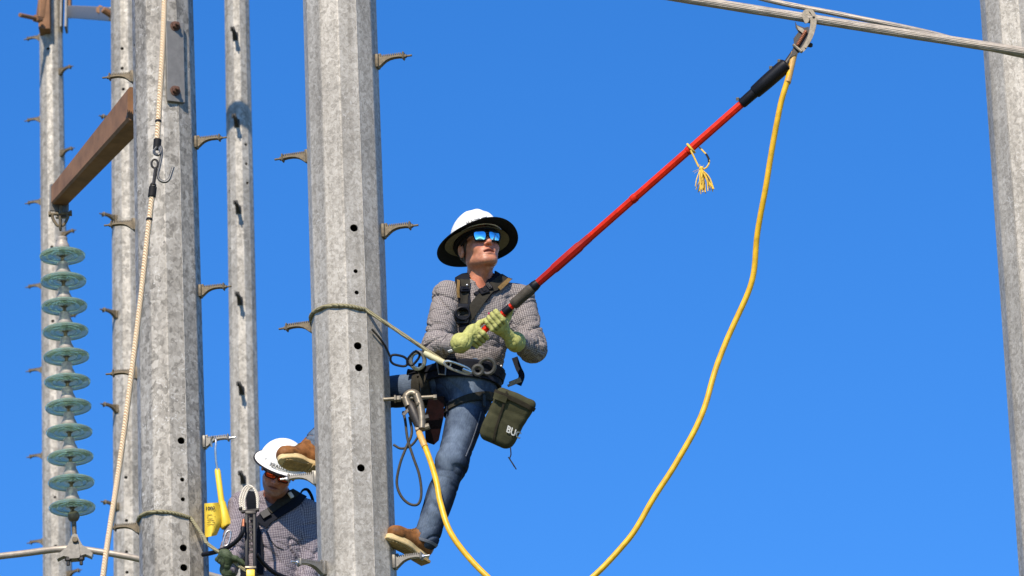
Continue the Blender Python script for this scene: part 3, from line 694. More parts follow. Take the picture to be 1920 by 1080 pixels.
# ------------------------------------------------------------------ hand line with hook on the spangled pole
rt = thing('hand_line', A(292, 310, Y2-4.0), 'cream rope with a steel hook hanging down the spangled pole', 'rope')
yl = Y2-4.0
mb = MB(); mb.tube(spline(PX([(311, -160, 0.05), (308.5, -10, 0.02), (305, 90, 0), (300, 180, 0), (296, 245, 0), (295, 262, 0)], yl), 16), 0.0143, 24, scallop=8, depth=0.10, pitch=0.30); mb.build('rope', 'rope_cream', rt, 80)
mb = MB(); mb.tube(spline(PX([(286, 352, 0), (284, 380, 0), (277, 440, 0), (264, 560, 0), (247, 700, 0), (226, 860, 0), (203, 1010, -0.02), (192, 1090, -0.03), (170, 1260, -0.05)], yl), 16), 0.0143, 24, scallop=8, depth=0.10, pitch=0.30); mb.build('rope', 'rope_cream', rt, 80)
for (x0, y0), (x1, y1), r in (((295.5, 261), (294, 280), 0.0195), ((297, 225), (296.5, 230), 0.0160), ((287, 350), (284.5, 370), 0.0195), ((280.5, 409), (279.6, 414), 0.0160)):
    mb = MB(); mb.cyl(A(x0, y0, yl), A(x1, y1, yl), r, None, 16); mb.build('whipping', 'black_tape', rt)
mb = MB(); mb.tube(spline(PX([(294, 276, 0), (289, 283, 0), (291, 289, 0), (297, 290, -0.01), (301, 285, -0.005), (299, 279, 0), (302, 276, 0), (303, 290, 0), (299, 312, 0), (296, 326, 0), (299, 337, 0), (309, 341, 0), (317, 336, 0), (322, 322, 0), (325, 313, 0)], yl-0.02), 8), 0.0072, 8); mb.build('hook', 'link_grey', rt)
mb = MB(); mb.tube(PX([(290+6*math.cos(t), 307+8*math.sin(t), -0.02) for t in np.linspace(0, 2*math.pi, 24)[:-1]], yl), 0.0055, 8, closed=True)
mb.tube(spline(PX([(292, 314, 0), (290, 330, 0), (288, 346, 0)], yl-0.02), 6), 0.0085, 8); mb.tube(PX([(287+4.5*math.cos(t), 349+6*math.sin(t), -0.01) for t in np.linspace(0, 2*math.pi, 20)[:-1]], yl), 0.005, 8, closed=True)
mb.build('swivel', 'dark_metal', rt)

# ------------------------------------------------------------------ overhead conductors
mb = MB(); P_ = np.linspace(0, 1, 160); L0, L1 = A(1150, -24.5, Y0-0.84), A(1990, 108, Y0-0.84)
mb.tube([L0+(L1-L0)*t-np.array([0, 0, 0.003*4*t*(1-t)]) for t in P_], 0.0235, 72, scallop=20, depth=0.09, pitch=2.2)
mb.build('conductor', 'aluminium_strand', None, 60, 'thick stranded overhead conductor gripped by the clamp on the red stick', 'cable')
mb = MB(); pts = spline(PX([(1300, -40, 0.10), (1440, 0, 0.06), (1560, 24, 0.03), (1660, 44, 0.01), (1740, 61, 0.02), (1830, 85, 0.05), (1925, 106, 0.08), (2000, 124, 0.1)], Y0-0.80), 10)
mb.tube(pts, 0.0135, 48, scallop=12, depth=0.12, pitch=2.0); mb.build('conductor', 'aluminium_strand', None, 60, 'thinner upper overhead conductor crossing behind the thick one at right', 'cable')

# ------------------------------------------------------------------ people: shared builders
def head_frame(yaw, up, roll):
    """face direction turned to the viewer's right by yaw, lifted by up, head tipped to the viewer's left by roll"""
    fh = np.array([math.sin(yaw), -math.cos(yaw), 0]); z = np.array([0, 0, 1.0])
    f = fh*math.cos(up)+z*math.sin(up); u = z*math.cos(up)-fh*math.sin(up); s = np.cross(u, f)
    u2 = u*math.cos(roll)-s*math.sin(roll); s2 = s*math.cos(roll)+u*math.sin(roll)
    return s2, f, u2
class Head:
    def __init__(s, c, fr, k=1.0): s.c = c; s.k = k; s.s, s.f, s.u = fr; s.M = np.stack([s.s, s.f, s.u], 1)
    def L(s, P): return (P-s.c)@s.M/s.k
    def w(s, x, y, z): return s.c+(s.s*x+s.f*y+s.u*z)*s.k
def head_sdf(hd, neck_to, chest=None):
    v = lambda *a: np.array(a, float)
    def f(P):
        q = hd.L(P); ax = q.copy(); ax[:, 0] = np.abs(ax[:, 0])
        d = ell(q, v(0, -0.012, 0.045), (0.077, 0.098, 0.100))
        d = smin(d, ell(q, v(0, 0.030, -0.030), (0.064, 0.066, 0.078)), 0.030)
        d = smin(d, cone(ax, v(0.052, -0.005, -0.055), v(0.022, 0.070, -0.092), 0.016, 0.016), 0.030)   # jaw line
        d = smin(d, ell(q, v(0, 0.080, -0.096), (0.024, 0.018, 0.017)), 0.020)                          # chin
        d = smin(d, ell(ax, v(0.042, 0.066, -0.022), (0.024, 0.022, 0.022)), 0.022)                     # cheeks
        d = smin(d, cone(ax, v(0.010, 0.092, 0.030), v(0.045, 0.078, 0.030), 0.010, 0.010), 0.016)      # brows
        d = smax(d, -ell(ax, v(0.032, 0.100, 0.010), (0.019, 0.014, 0.011)), 0.014)                     # eye sockets
        d = smin(d, cone(q, v(0, 0.090, 0.018), v(0, 0.116, -0.022), 0.009, 0.0125), 0.010)             # nose
        d = smin(d, ell(ax, v(0.0125, 0.102, -0.026), (0.009, 0.011, 0.0085)), 0.006)
        d = smax(d, -ell(ax, v(0.007, 0.108, -0.0355), (0.0045, 0.006, 0.005)), 0.003)                  # nostrils
        d = smin(d, ell(q, v(0, 0.083, -0.055), (0.030, 0.015, 0.019)), 0.014)                          # mouth mound
        t = np.clip(ax[:, 0]/0.026, 0, 1.3)
        up_ = np.stack([ax[:, 0]*0, 0.0965-0.014*t**2, -0.0480-0.008*t], 1); lo_ = np.stack([ax[:, 0]*0, 0.0955-0.015*t**2, -0.0690+0.003*t**1.5], 1)
        q0 = np.stack([q[:, 0]*0, q[:, 1], q[:, 2]], 1); lim = np.maximum(ax[:, 0]-0.025, 0)
        d = smin(d, np.sqrt(((q0-up_)**2).sum(1)+lim**2)-0.0052*(1-0.4*np.minimum(t, 1)), 0.004)
        d = smin(d, np.sqrt(((q0-lo_)**2).sum(1)+lim**2)-0.0060*(1-0.4*np.minimum(t, 1)), 0.004)
        mo = np.stack([ax[:, 0]*0, 0.100-0.014*t**2, -0.0580-0.003*t], 1)
        d = smax(d, -(np.sqrt(((q0-mo)**2*np.array([1, 0.35, 1])).sum(1)+lim**2)-0.0066*(1-0.6*np.minimum(t, 1))), 0.003)        # parted lips
        e = ell(ax, v(0.083, -0.010, 0.002), (0.012, 0.020, 0.032)); e = smax(e, -ell(ax, v(0.094, -0.004, 0.004), (0.008, 0.011, 0.019)), 0.004)
        d = smin(d, e, 0.006)                                                                             # ears
        d = d*hd.k; n = cone(P, hd.w(0, -0.020, -0.055), neck_to, 0.060, 0.066); d = smin(d, n, 0.025)
        d = smin(d, cone(P, hd.w(0, 0.028, -0.110), neck_to+hd.f*0.05*0+np.array([0, -0.045, 0.0]), 0.016, 0.012), 0.03)
        if chest is not None: d = smin(d, chest(P), 0.04)
        return d
    return f
def skin_tint(hd, base):
    base = np.array(base)
    def fn(X):
        q = hd.L(X); c = np.tile(base, (len(X), 1)); ax = np.abs(q[:, 0])
        lips = np.exp(-((q[:, 2]+0.0575)/0.010)**2-(ax/0.022)**4)*(q[:, 1] > 0.078); c = c*(1-lips[:, None]*0.8)+lips[:, None]*0.8*np.array([0.30, 0.06, 0.05])
        gap = np.exp(-((q[:, 2]+0.0585)/0.0045)**2-(ax/0.020)**4)*(q[:, 1] > 0.07); c *= (1-0.75*gap)[:, None]
        beard = np.clip((-q[:, 2]-0.045)/0.03, 0, 1)*np.clip((q[:, 1]-0.0)/0.04, 0, 1)*np.clip((q[:, 2]+0.125)/0.02, 0, 1)*(1-lips); c = c*(1-0.30*beard[:, None]*np.array([1.1, 1.0, 0.9])*(0.75+0.25*vn(X*150, 2))[:, None])
        red = np.exp(-((q[:, 2]+0.02)/0.025)**2-((q[:, 1]-0.10)/0.03)**2); c = c*(1+np.outer(red, [0.08, -0.16, -0.16]))
        neck = np.clip((-q[:, 2]-0.11)/0.04, 0, 1); c = c*(1+np.outer(neck, [0.02, -0.14, -0.16])); return c
    return fn
def hair_sdf(hd):
    v = lambda *a: np.array(a, float)
    def f(P):
        q = hd.L(P); d = ell(q, v(0, -0.014, 0.043), (0.0825, 0.104, 0.104))
        d = smax(d, q[:, 2]-0.072, 0.01); d = smax(d, q[:, 1]-0.040+np.clip(0.02-q[:, 2], 0, 1)*0.9, 0.008); d = smax(d, -0.050-q[:, 2], 0.01); return d
    return f
def crown_sdf(hd, z0=0.058, r=(0.116, 0.137, 0.118), ridge=0.006):
    v = lambda *a: np.array(a, float)
    def f(P):
        q = hd.L(P); d = ell(q, v(0, 0, z0), r)
        for x0, a in ((0, ridge), (0.045, ridge*0.6), (-0.045, ridge*0.6)):
            d = d-a*np.exp(-((q[:, 0]-x0)/0.012)**2)*np.clip((q[:, 2]-z0)/0.05, 0, 1)
        di = ell(q, v(0, 0, z0), tuple(x-0.006 for x in r)); d = np.maximum(d, -di); return np.maximum(d, z0-q[:, 2])*hd.k
    return f
def brim(mb, hd, z, inner, outer, thick, droop, front=0.0, n=64, rows=7, waves=0.0):
    """elliptical ring in the helmet's frame; droop lowers the rim, more at the sides"""
    lay = []
    for sgn in (1, 0):
        for r in range(rows):
            t = r/(rows-1)
            for k in range(n):
                th = 2*math.pi*k/n; sx, sf = math.sin(th), math.cos(th)
                x = (inner[0]+(outer[0]-inner[0])*t)*sx; y = (inner[1]+(outer[1]-inner[1])*t)*sf
                zz = z-droop*t*t*(0.35+0.65*sx*sx)+front*t*sf+waves*t*math.sin(3*th+0.7)+thick*sgn*(1-0.5*t)
                lay.append(hd.w(x, y, zz))
    fs = []; B = rows*n
    for r in range(rows-1):
        for k in range(n):
            j = (k+1) % n; fs.append((r*n+k, r*n+j, r*n+n+j, r*n+n+k)); fs.append((B+r*n+j, B+r*n+k, B+r*n+n+k, B+r*n+n+j))
    for k in range(n): j = (k+1) % n; e = (rows-1)*n; fs.append((e+k, e+j, B+e+j, B+e+k)); fs.append((j, k, B+k, B+j))
    return mb.add(lay, fs)
def shades(root, hd, lensmat, w=0.060, h=0.040, z=0.012):
    p = thing_part('sunglasses', root, hd.w(0, 0.1, z))
    def fp(x, zz): return hd.w(x, 0.113-1.9*x*x+0.30*zz-2.0*zz*zz, z+zz)
    fr = MB()
    for sx in (-1, 1):
        out, inn = [], []
        cx = sx*(w/2+0.0035)
        for k in range(28):
            th = 2*math.pi*k/28; c, s_ = math.cos(th), math.sin(th); e = 0.45
            bx = abs(c)**e*math.copysign(1, c); bz = abs(s_)**e*math.copysign(1, s_); tap = 1-0.10*(bz < 0)
            out.append((cx+bx*w/2*tap, bz*h/2)); inn.append((cx+bx*(w/2-0.0045)*tap, bz*(h/2-0.0045)))
        vs = [fp(*q) for q in out]+[fp(*q) for q in inn]+[fp(*q)+hd.f*0.004 for q in out]+[fp(*q)+hd.f*0.004 for q in inn]; n = 28; fs = []
        for i in range(n):
            j = (i+1) % n; fs += [(i, j, n+j, n+i), (2*n+i, 3*n+i, 3*n+j, 2*n+j), (i, 2*n+i, 2*n+j, j), (n+i, n+j, 3*n+j, 3*n+i)]
        fr.add(vs, fs)
        lv = [fp(cx, 0)+hd.f*0.0030]; lf = []
        for rr in (0.4, 0.75, 1.0):
            for q in inn: lv.append(fp(cx+(q[0]-cx)*rr, q[1]*rr)+hd.f*(0.0015+0.0015*(1-rr)))
        for i in range(n):
            j = (i+1) % n; lf.append((0, 1+i, 1+j))
            for r_ in range(2): lf.append((1+r_*n+i, 1+(r_+1)*n+i, 1+(r_+1)*n+j, 1+r_*n+j))
        lv2 = [q-hd.f*0.0018 for q in lv]; m = len(lv); lf2 = [tuple(m+i for i in f_)[::-1] for f_ in lf]; rim = [(1+2*n+i, 1+2*n+(i+1) % n, m+1+2*n+(i+1) % n, m+1+2*n+i) for i in range(n)]
        mb = MB(); mb.add(lv+lv2, lf+lf2+rim); mb.build('lens', lensmat, p, 60)
        fr.tube(spline([hd.w(sx*0.062, 0.099, z+0.012), hd.w(sx*0.078, 0.085, z+0.012), hd.w(sx*0.083, 0.03, z+0.012), hd.w(sx*0.086, -0.02, z+0.008), hd.w(sx*0.080, -0.045, z-0.012)], 6), 0.0032, 8, flat=1.6, flatdir=hd.u)
    fr.tube([fp(-0.006, 0.008)+hd.f*0.002, fp(0, 0.010)+hd.f*0.003, fp(0.006, 0.008)+hd.f*0.002], 0.003, 8)
    fr.build('frame', 'black_plastic', p, 50); return p
def thing_part(name, root, loc):
    o = bpy.data.objects.new(name, None); COL.objects.link(o); o.parent = root; o.empty_display_size = 0.05
    o.location = [float(x) for x in np.asarray(loc)-worigin(root)]; return o
def grip_hand(name, root, c, a, n, wrist, fore, rs, mat, tint, fr=0.0125, h=0.004, ff=1.0, hs=1.0):
    """gloved hand closed on a rod through c along a; n points from the rod to the palm; fingers run round by a x n"""
    a = nrm(a); n = nrm(n-a*(n@a)); b = np.cross(a, n)*ff
    def at(th, r, off): t = rad(th); return c+a*off+(n*math.cos(t)+b*math.sin(t))*r
    offs = [0.035, 0.0125, -0.010, -0.031]; ext = [0.96, 1.05, 1.0, 0.88]; segs = []; fing = []
    for i, o in enumerate(offs):
        ch = [at(38, rs+0.024*hs, o*hs), at(95, rs+0.019*hs, o*hs*0.97), at(95+62*ext[i], rs+0.014, o*hs*0.95), at(95+62*ext[i]+52, rs+0.013, o*hs*0.93)]
        fing.append(ch)
    th = [at(-28, rs+0.026*hs, 0.030*hs), at(-62, rs+0.022*hs, 0.055*hs), at(-88, rs+0.016, 0.082*hs), at(-100, rs+0.014, 0.104*hs)]
    heel = [at(-30, rs+0.024*hs, 0.024*hs), at(-30, rs+0.026*hs, -0.022*hs)]
    def f(P):
        d = None
        for k, ch in enumerate(fing):
            r = fr*(1.0 if k < 3 else 0.9)*hs; e = cone(P, ch[0], ch[1], r*1.10, r*1.04)
            e = smin(e, cone(P, ch[1], ch[2], r*1.03, r*0.98), 0.004); e = smin(e, cone(P, ch[2], ch[3], r*0.98, r*0.88), 0.004)
            d = e if d is None else smin(d, e, 0.0025)
        pm = None
        for k, ch in enumerate(fing):
            e = cone(P, heel[0]+(heel[1]-heel[0])*k/3.0, ch[0], 0.0185*hs, 0.0135*hs); pm = e if pm is None else smin(pm, e, 0.012)
        pm = smin(pm, cone(P, (heel[0]+heel[1])/2, wrist, 0.030*hs, 0.031*hs), 0.02); d = smin(d, pm, 0.006)
        t_ = cone(P, heel[0], th[1], 0.017*hs, 0.0155*hs); t_ = smin(t_, cone(P, th[1], th[2], 0.0150*hs, 0.0140*hs), 0.005); t_ = smin(t_, cone(P, th[2], th[3], 0.0140*hs, 0.0120*hs), 0.004)
        d = smin(d, t_, 0.006)
        cu = cone(P, wrist, wrist+(fore-wrist)*0.10, 0.041*hs, 0.050*hs); d = smin(d, cu, 0.012); return d
    def disp(X): a_ = vn(X*48, 3); return 0.0020*vn(X*30, 3)-0.0022*np.exp(-(a_/0.16)**2)+0.0008*vn(X*160, 5)
    def tn(X):
        col = np.tile(np.array(tint), (len(X), 1)); ds = np.stack([np.minimum.reduce([cone(X, ch[i], ch[i+1], 0, 0) for i in range(3)]) for ch in fing], 1); s_ = np.sort(ds, 1)
        sm = np.exp(-((s_[:, 1]-s_[:, 0])/0.0042)**2)*(s_[:, 0] < 0.024); col *= (1-0.85*sm)[:, None]  # seam lines darken the gaps between fingers in the tint
        wv = (X-wrist)@nrm(wrist-fore); cr = np.exp(-(vn(X*48, 3)/0.14)**2); col *= (1-0.18*cr)[:, None]; col *= (1+0.10*vn(X*26, 9))[:, None]; return np.clip(col, 0, 1)  # crease shade put into the tint along the displaced folds
    allp = np.array([p for ch in fing for p in ch]+th+heel+[wrist, wrist+(fore-wrist)*0.10]); lo, hi = allp.min(0)-0.055, allp.max(0)+0.055
    return organic(name, f, lo, hi, h, mat, root, disp, tn), f
def folds(X, spots, amp):
    """cloth folds: rings and drags around given spots: (centre, axis across the folds, reach, wavelength)"""
    d = np.zeros(len(X))
    for c, ax, reach, wl, k in spots:
        ax = nrm(ax); q = X-c; w = np.exp(-(np.linalg.norm(q, axis=1)/reach)**2); fq = 0.85/wl
        Q = X*fq*0.36+np.outer(X@ax, ax)*fq*0.64+0.25*vn(X*9, int(k)+2)[:, None]*ax
        v = vn(Q, int(k)); d += w*(0.40*np.abs(v)-1.0*np.exp(-(v/0.085)**2)); v = vn(Q*2.1, int(k)+5); d += w*0.40*(0.3*np.abs(v)-0.9*np.exp(-(v/0.10)**2))
    return d*amp
def boot(root, heel, toe, upv, ankle, leg, mat='boot_leather', hs=1.0):
    """work boot: heel and toe are ground-contact points of the sole, upv the sole's up direction"""
    p = thing_part('boot', root, heel); fx = nrm(toe-heel); upv = nrm(upv-fx*(upv@fx)); sd = np.cross(upv, fx); L = np.linalg.norm(toe-heel)
    M = np.stack([fx, sd, upv], 1); v = lambda *q: np.array(q, float)
    def loc(P): return (P-heel)@M
    an = loc(ankle[None])[0]; lg = loc(leg[None])[0]
    def up_(P):
        q = loc(P); d = econe(q, v(0.05, 0, 0.060), v(L-0.060, 0, 0.050), 0.044, 0.047, v(0, 0, 1), 0.80)
        d = smin(d, econe(q, v(L-0.085, 0, 0.058), v(L-0.052, 0.004, 0.052), 0.046, 0.044, v(0, 0, 1), 0.86), 0.02)
        d = smin(d, cone(q, v(0.048, 0, 0.065), an, 0.046, 0.046), 0.03); d = smin(d, cone(q, an, an+(lg-an)*0.14, 0.046, 0.050), 0.02)
        d = smin(d, cone(q, v(0.115, 0, 0.085), an+v(0.01, 0, 0.01), 0.036, 0.042), 0.03); return smax(d, 0.026-q[:, 2], 0.004)
    def disp(X): return 0.0016*vn(X*55, 2)+0.0024*np.abs(vn(X*24, 6))
    pts = np.array([heel, toe, ankle, ankle+(leg-ankle)*0.25]); lo, hi = pts.min(0)-0.08, pts.max(0)+0.08
    organic('upper', up_, lo, hi, 0.005, mat, p, disp)
    out = []
    for k in range(40):
        t = k/40*2*math.pi; c, s_ = math.cos(t), math.sin(t); x = L/2+c*L/2; wv = 0.043+0.010*math.sin(max(0, min(1, (x/L-0.35)/0.65))*math.pi)-0.008*math.exp(-((x/L-0.38)/0.14)**2)
        e = abs(s_)**0.75*math.copysign(1, s_); out.append((x, e*wv))
    n = len(out); vs = []
    for z, k in ((0.002, 0.96), (0.006, 1.0), (0.012, 1.0), (0.013, 0.985), (0.030, 0.985), (0.032, 0.93)):
        for x, y in out: vs.append(heel+M@np.array([L/2+(x-L/2)*k, y*k, z]))
    fs = [tuple(range(n))[::-1], tuple(range(5*n, 6*n))]+[(r*n+i, r*n+(i+1) % n, (r+1)*n+(i+1) % n, (r+1)*n+i) for r in range(5) for i in range(n)]
    mb = MB(); mb.add(vs, fs); so = mb.build('sole', 'sole_edge', p, 40)
    mb = MB()
    for i in range(9):
        for j in (-1, 0, 1):
            x = 0.105+i*(L-0.135)/8.5; wv = 0.026 if i < 8 else 0.018
            mb.box(heel+M@np.array([x, j*wv*0.8, -0.0015]), fx, sd, upv, 0.0075, 0.0105, 0.004, 0.001)
    mb.box(heel+M@np.array([0.040, 0, -0.004]), fx, sd, upv, 0.036, 0.036, 0.008, 0.004)
    mb.build('tread', 'boot_sole', p, 40)
    mb = MB()
    for i in range(5):
        t = i/4; x = 0.165-0.055*t; z = 0.098+0.040*t; c = heel+M@np.array([x, 0, z])
        q = [heel+M@np.array([x-0.012, y, z]) for y in (-0.030, 0.030)]
        pts = [surf_in(up_, heel+M@np.array([x+0.01, y, z+0.05]), -upv-fx*0.25) for y in np.linspace(-0.026, 0.026, 7)]
        mb.tube([p_+upv*0.003 for p_ in pts], 0.0026, 6)
    mb.build('lace', 'webbing_tan', p, 60); return p
def surf_in(f, p, d):
    d = nrm(d); t = 0
    for _ in range(200):
        v = float(f((p+d*t)[None])[0])
        if v < 0.0006: break
        t += max(v*0.6, 0.0006)
        if t > 0.2: break
    return p+d*t
def carabiner(mb, c, ex, ez, l, w, r):
    pts = []
    for k in range(28):
        t = 2*math.pi*k/28; pts.append(c+ex*(l/2*abs(math.cos(t))**0.7*math.copysign(1, math.cos(t)))+ez*(w/2*abs(math.sin(t))**0.8*math.copysign(1, math.sin(t))))
    mb.tube(pts, r, 8, closed=True)

# ------------------------------------------------------------------ worker standing on the centre pole
p1 = thing('person', A(800, 1052, Y0-0.02), 'worker in wide black-brimmed white hard hat, checked shirt and jeans holding a red stick', 'person')
B = lambda px, py, dy: A(px, py, Y0+dy)
YS, YE = Y0-0.9, Y0+0.6
hd1 = Head(B(898, 471, -0.03), head_frame(rad(23), rad(12), rad(5)), 1.10)
fb = nrm([math.sin(rad(18)), -math.cos(rad(18)), 0.0])
shL, shR = B(840, 556, -0.03), B(973, 562, 0.09)
elL, wrL, haL = B(818, 648, -0.13), B(869, 643, -0.33), B(893, 640, -0.31)
elR, wrR = B(998, 652, 0.03), B(963, 640, -0.21)
neck = B(901, 541, 0.03); pel, wst, che = B(872, 716, 0.07), B(886, 668, 0.06), B(904, 592, 0.045)
chestskin = lambda P: econe(P, che, neck+np.array([0, 0.0, -0.035]), 0.130, 0.095, fb, 0.62)
fh1 = head_sdf(hd1, neck, chestskin)
organic('body', fh1, np.minimum(hd1.c, che)-np.array([0.20, 0.20, 0.12]), np.maximum(hd1.c, che)+np.array([0.20, 0.2, 0.19]), 0.0042, 'skin', p1, None, skin_tint(hd1, (0.58, 0.250, 0.140)))
organic('hair', hair_sdf(hd1), hd1.c-0.16, hd1.c+0.16, 0.005, 'hair_brown', p1, lambda X: 0.004*vn(X*60, 1)+0.003*vn(X*130, 2))
def shirt1(P):
    d = econe(P, pel+np.array([0, 0, 0.02]), wst, 0.150, 0.148, fb, 0.76); d = smin(d, econe(P, wst, che, 0.150, 0.176, fb, 0.70), 0.03)
    d = smin(d, econe(P, che, B(904, 560, 0.04), 0.172, 0.150, fb, 0.64), 0.03)
    d = smin(d, cone(P, shL, neck+np.array([-0.03, 0, -0.015]), 0.066, 0.062), 0.04); d = smin(d, cone(P, shR, neck+np.array([0.03, 0, -0.015]), 0.066, 0.062), 0.04)
    d = smin(d, cone(P, shL, elL, 0.073, 0.066), 0.035); d = smin(d, cone(P, elL, wrL+(elL-wrL)*0.17, 0.066, 0.040), 0.025)
    d = smin(d, cone(P, shR, elR, 0.076, 0.072), 0.035); d = smin(d, cone(P, elR, wrR+(elR-wrR)*0.15, 0.070, 0.040), 0.025)
    d = smax(d, -cone(P, hd1.w(0, -0.01, -0.06), neck+np.array([0, 0, -0.02]), 0.075, 0.066), 0.008)
    d = smax(d, -cone(P, B(908, 530, -0.10), B(894, 584, -0.15), 0.060, 0.014), 0.008); return d
fold1 = [(elL, elL-shL, 0.13, 0.050, 1), ((elL+wrL)/2, wrL-elL, 0.10, 0.048, 2), (shL, (0.6, 0, 0.8), 0.14, 0.062, 3), (elR, elR-shR, 0.14, 0.052, 4), ((elR+wrR)/2, wrR-elR, 0.10, 0.048, 5), (shR, (-0.6, 0, 0.8), 0.16, 0.062, 6), ((shL+elL)/2, (0.5, 0, 0.85), 0.15, 0.055, 31), ((shR+elR)/2, (-0.5, 0, 0.85), 0.15, 0.055, 32),
         (B(930, 668, 0), (0.35, 0, 1), 0.16, 0.054, 7), (B(850, 660, 0), (-0.3, 0, 1), 0.14, 0.054, 8), (B(930, 600, -0.05), (0.8, 0, 0.6), 0.12, 0.070, 9)]
def sdisp(sp, a=0.0140): return lambda X: folds(X, sp, a)+0.0040*vn(X*12, 4)
X_ = np.array([1.0, 0, 0])
uv1 = limb_uv([(pel, neck, 0.14, fb), (shL, elL, 0.07, np.array([0, -1.0, 0.2])), (elL, wrL, 0.055, np.array([0, -0.6, 1.0])), (shR, elR, 0.07, np.array([0, -1.0, 0.2])), (elR, wrR, 0.055, np.array([0, -0.6, 1.0]))])
shirt_b = (B(795, 720, 0)-np.array([0.06, 0.50, 0.0]), B(1020, 520, 0)+np.array([0.08, 0.32, 0.06]))
so1 = organic('shirt', shirt1, shirt_b[0], shirt_b[1], 0.0042, 'check_shirt', p1, sdisp(fold1), None, uv1)
# collar
mb = MB(); cc = neck+np.array([0.0, 0, 0.012])
for sg in (-1, 1):
    C = []; N = []
    for t in np.linspace(0, 1, 14):
        an = rad(180-t*128)*sg; fwd_ = fb*math.cos(an)+np.cross(fb, [0, 0, 1])*(-math.sin(an)); r = 0.078
        C.append(cc+fwd_*r*np.array([1, 1, 1])+np.array([0, 0, 0.012-0.045*t*t])); N.append(nrm(fwd_+np.array([0, 0, 0.5])))
    ribbon_pts(mb, C, np.array(N), np.linspace(0.040, 0.058, 14), 0.004, None)
mb.build('collar', 'check_shirt', p1, 60)
# jeans
hipL, knL, anL = B(846, 722, 0.085), B(682, 742, 0.31), B(588, 838, 0.22)
hipR, knR, anR = B(886, 735, 0.07), B(848, 866, -0.055), B(799, 1008, -0.01)
def jeans1(P):
    d = econe(P, pel+np.array([0, 0, -0.01]), wst+np.array([0, 0, -0.05]), 0.152, 0.140, fb, 0.78)
    d = smin(d, cone(P, hipL, knL, 0.094, 0.070), 0.04); d = smin(d, cone(P, knL, anL, 0.068, 0.066), 0.025)
    d = smin(d, cone(P, hipR, knR, 0.103, 0.076), 0.04); d = smin(d, cone(P, knR, anR, 0.073, 0.064), 0.03); return d
foldj = [(hipR+np.array([0, -0.05, 0]), (0.5, 0, 0.8), 0.15, 0.080, 11), (knR, (0.35, 0.1, 0.9), 0.10, 0.062, 41), ((knR+anR)/2, (0.95, 0.1, 0.0), 0.15, 0.085, 13), (anR, (-0.5, 0.2, 0.8), 0.075, 0.050, 14), (hipL, (1, 0, 0.3), 0.13, 0.05, 15), (knL, knL-hipL, 0.12, 0.045, 16), (anL, anL-knL, 0.10, 0.032, 17)]
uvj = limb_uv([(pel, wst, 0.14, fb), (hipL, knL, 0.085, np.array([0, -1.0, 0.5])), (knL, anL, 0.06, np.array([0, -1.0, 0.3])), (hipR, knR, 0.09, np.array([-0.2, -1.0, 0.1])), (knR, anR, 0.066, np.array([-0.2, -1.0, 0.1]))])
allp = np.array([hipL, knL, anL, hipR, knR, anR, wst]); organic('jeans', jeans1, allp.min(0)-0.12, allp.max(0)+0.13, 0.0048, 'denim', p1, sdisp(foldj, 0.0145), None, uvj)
strap('seam', [(901, 772), (893, 800), (882, 832), (872, 856)], 0.005, 0.0015, jeans1, YS, YE, 'denim_seam', p1, 0.004)
ring('hem', anR+(knR-anR)*-0.06, anR-knR, jeans1, 0.014, 0.003, 'denim_seam', p1, 0.002, 40, 0.12)
both1 = lambda P: np.minimum(shirt1(P), jeans1(P)-0.004)
# gloved hands on the stick
ST0, ST1 = B(899, 627, -0.275), B(1396, 190, -0.76); sa = nrm(ST1-ST0)
def onst(px): return ST0+(ST1-ST0)*((px-899)/(1396-899))
LIME = (0.41, 0.40, 0.115)
gl_, fgl = grip_hand('glove', p1, onst(894), sa, np.array([-0.45, -0.75, -0.15]), wrL, elL, 0.018, 'glove_lime', LIME, ff=1.0, hs=1.02)
gr_, fgr = grip_hand('glove', p1, onst(928), sa, np.array([0.55, -0.10, -0.75]), wrR, elR, 0.018, 'glove_lime', LIME, ff=-1.0, hs=1.02)
# boots
boot(p1, B(801, 1056, 0.035), B(723, 1010, -0.13), np.array([0.25, 0.12, 1.0]), anR+np.array([0.0, 0, -0.005]), knR)
boot(p1, B(604, 884, 0.175), B(523, 864, 0.02), np.array([0.0, 0.55, 1.0]), anL, knL)
# hard hat with black sun shade
hh = thing_part('hard_hat', p1, hd1.w(0, 0, 0.06)); cf1 = crown_sdf(hd1, 0.058, (0.115, 0.136, 0.138), 0.003)
organic('shell', cf1, hd1.c-0.19, hd1.c+0.26, 0.0042, 'helmet_white', hh)
mb = MB(); brim(mb, hd1, 0.050, (0.108, 0.120), (0.150, 0.127), 0.004, 0.008); mb.build('brim', 'brim_shade_khaki', hh, 60)
mb = MB(); brim(mb, hd1, 0.058, (0.117, 0.138), (0.182, 0.204), 0.0035, 0.030, 0.0, waves=0.004); mb.build('sun_shade', 'brim_black', hh, 60)
text_on('lettering', 'HUNTER STE', (874.5, 421.5), (6.7, -2.3), (-1.2, -7.6), cf1, YS, YE, 'print_black', hh, bold=0.03, bend=-0.012)
mb = MB(); brim(mb, hd1, 0.040, (0.086, 0.106), (0.104, 0.124), 0.014, 0.0); mb.build('headband', 'brim_black', hh, 60)
shades(p1, hd1, 'mirror_lens', 0.064, 0.047, 0.010)
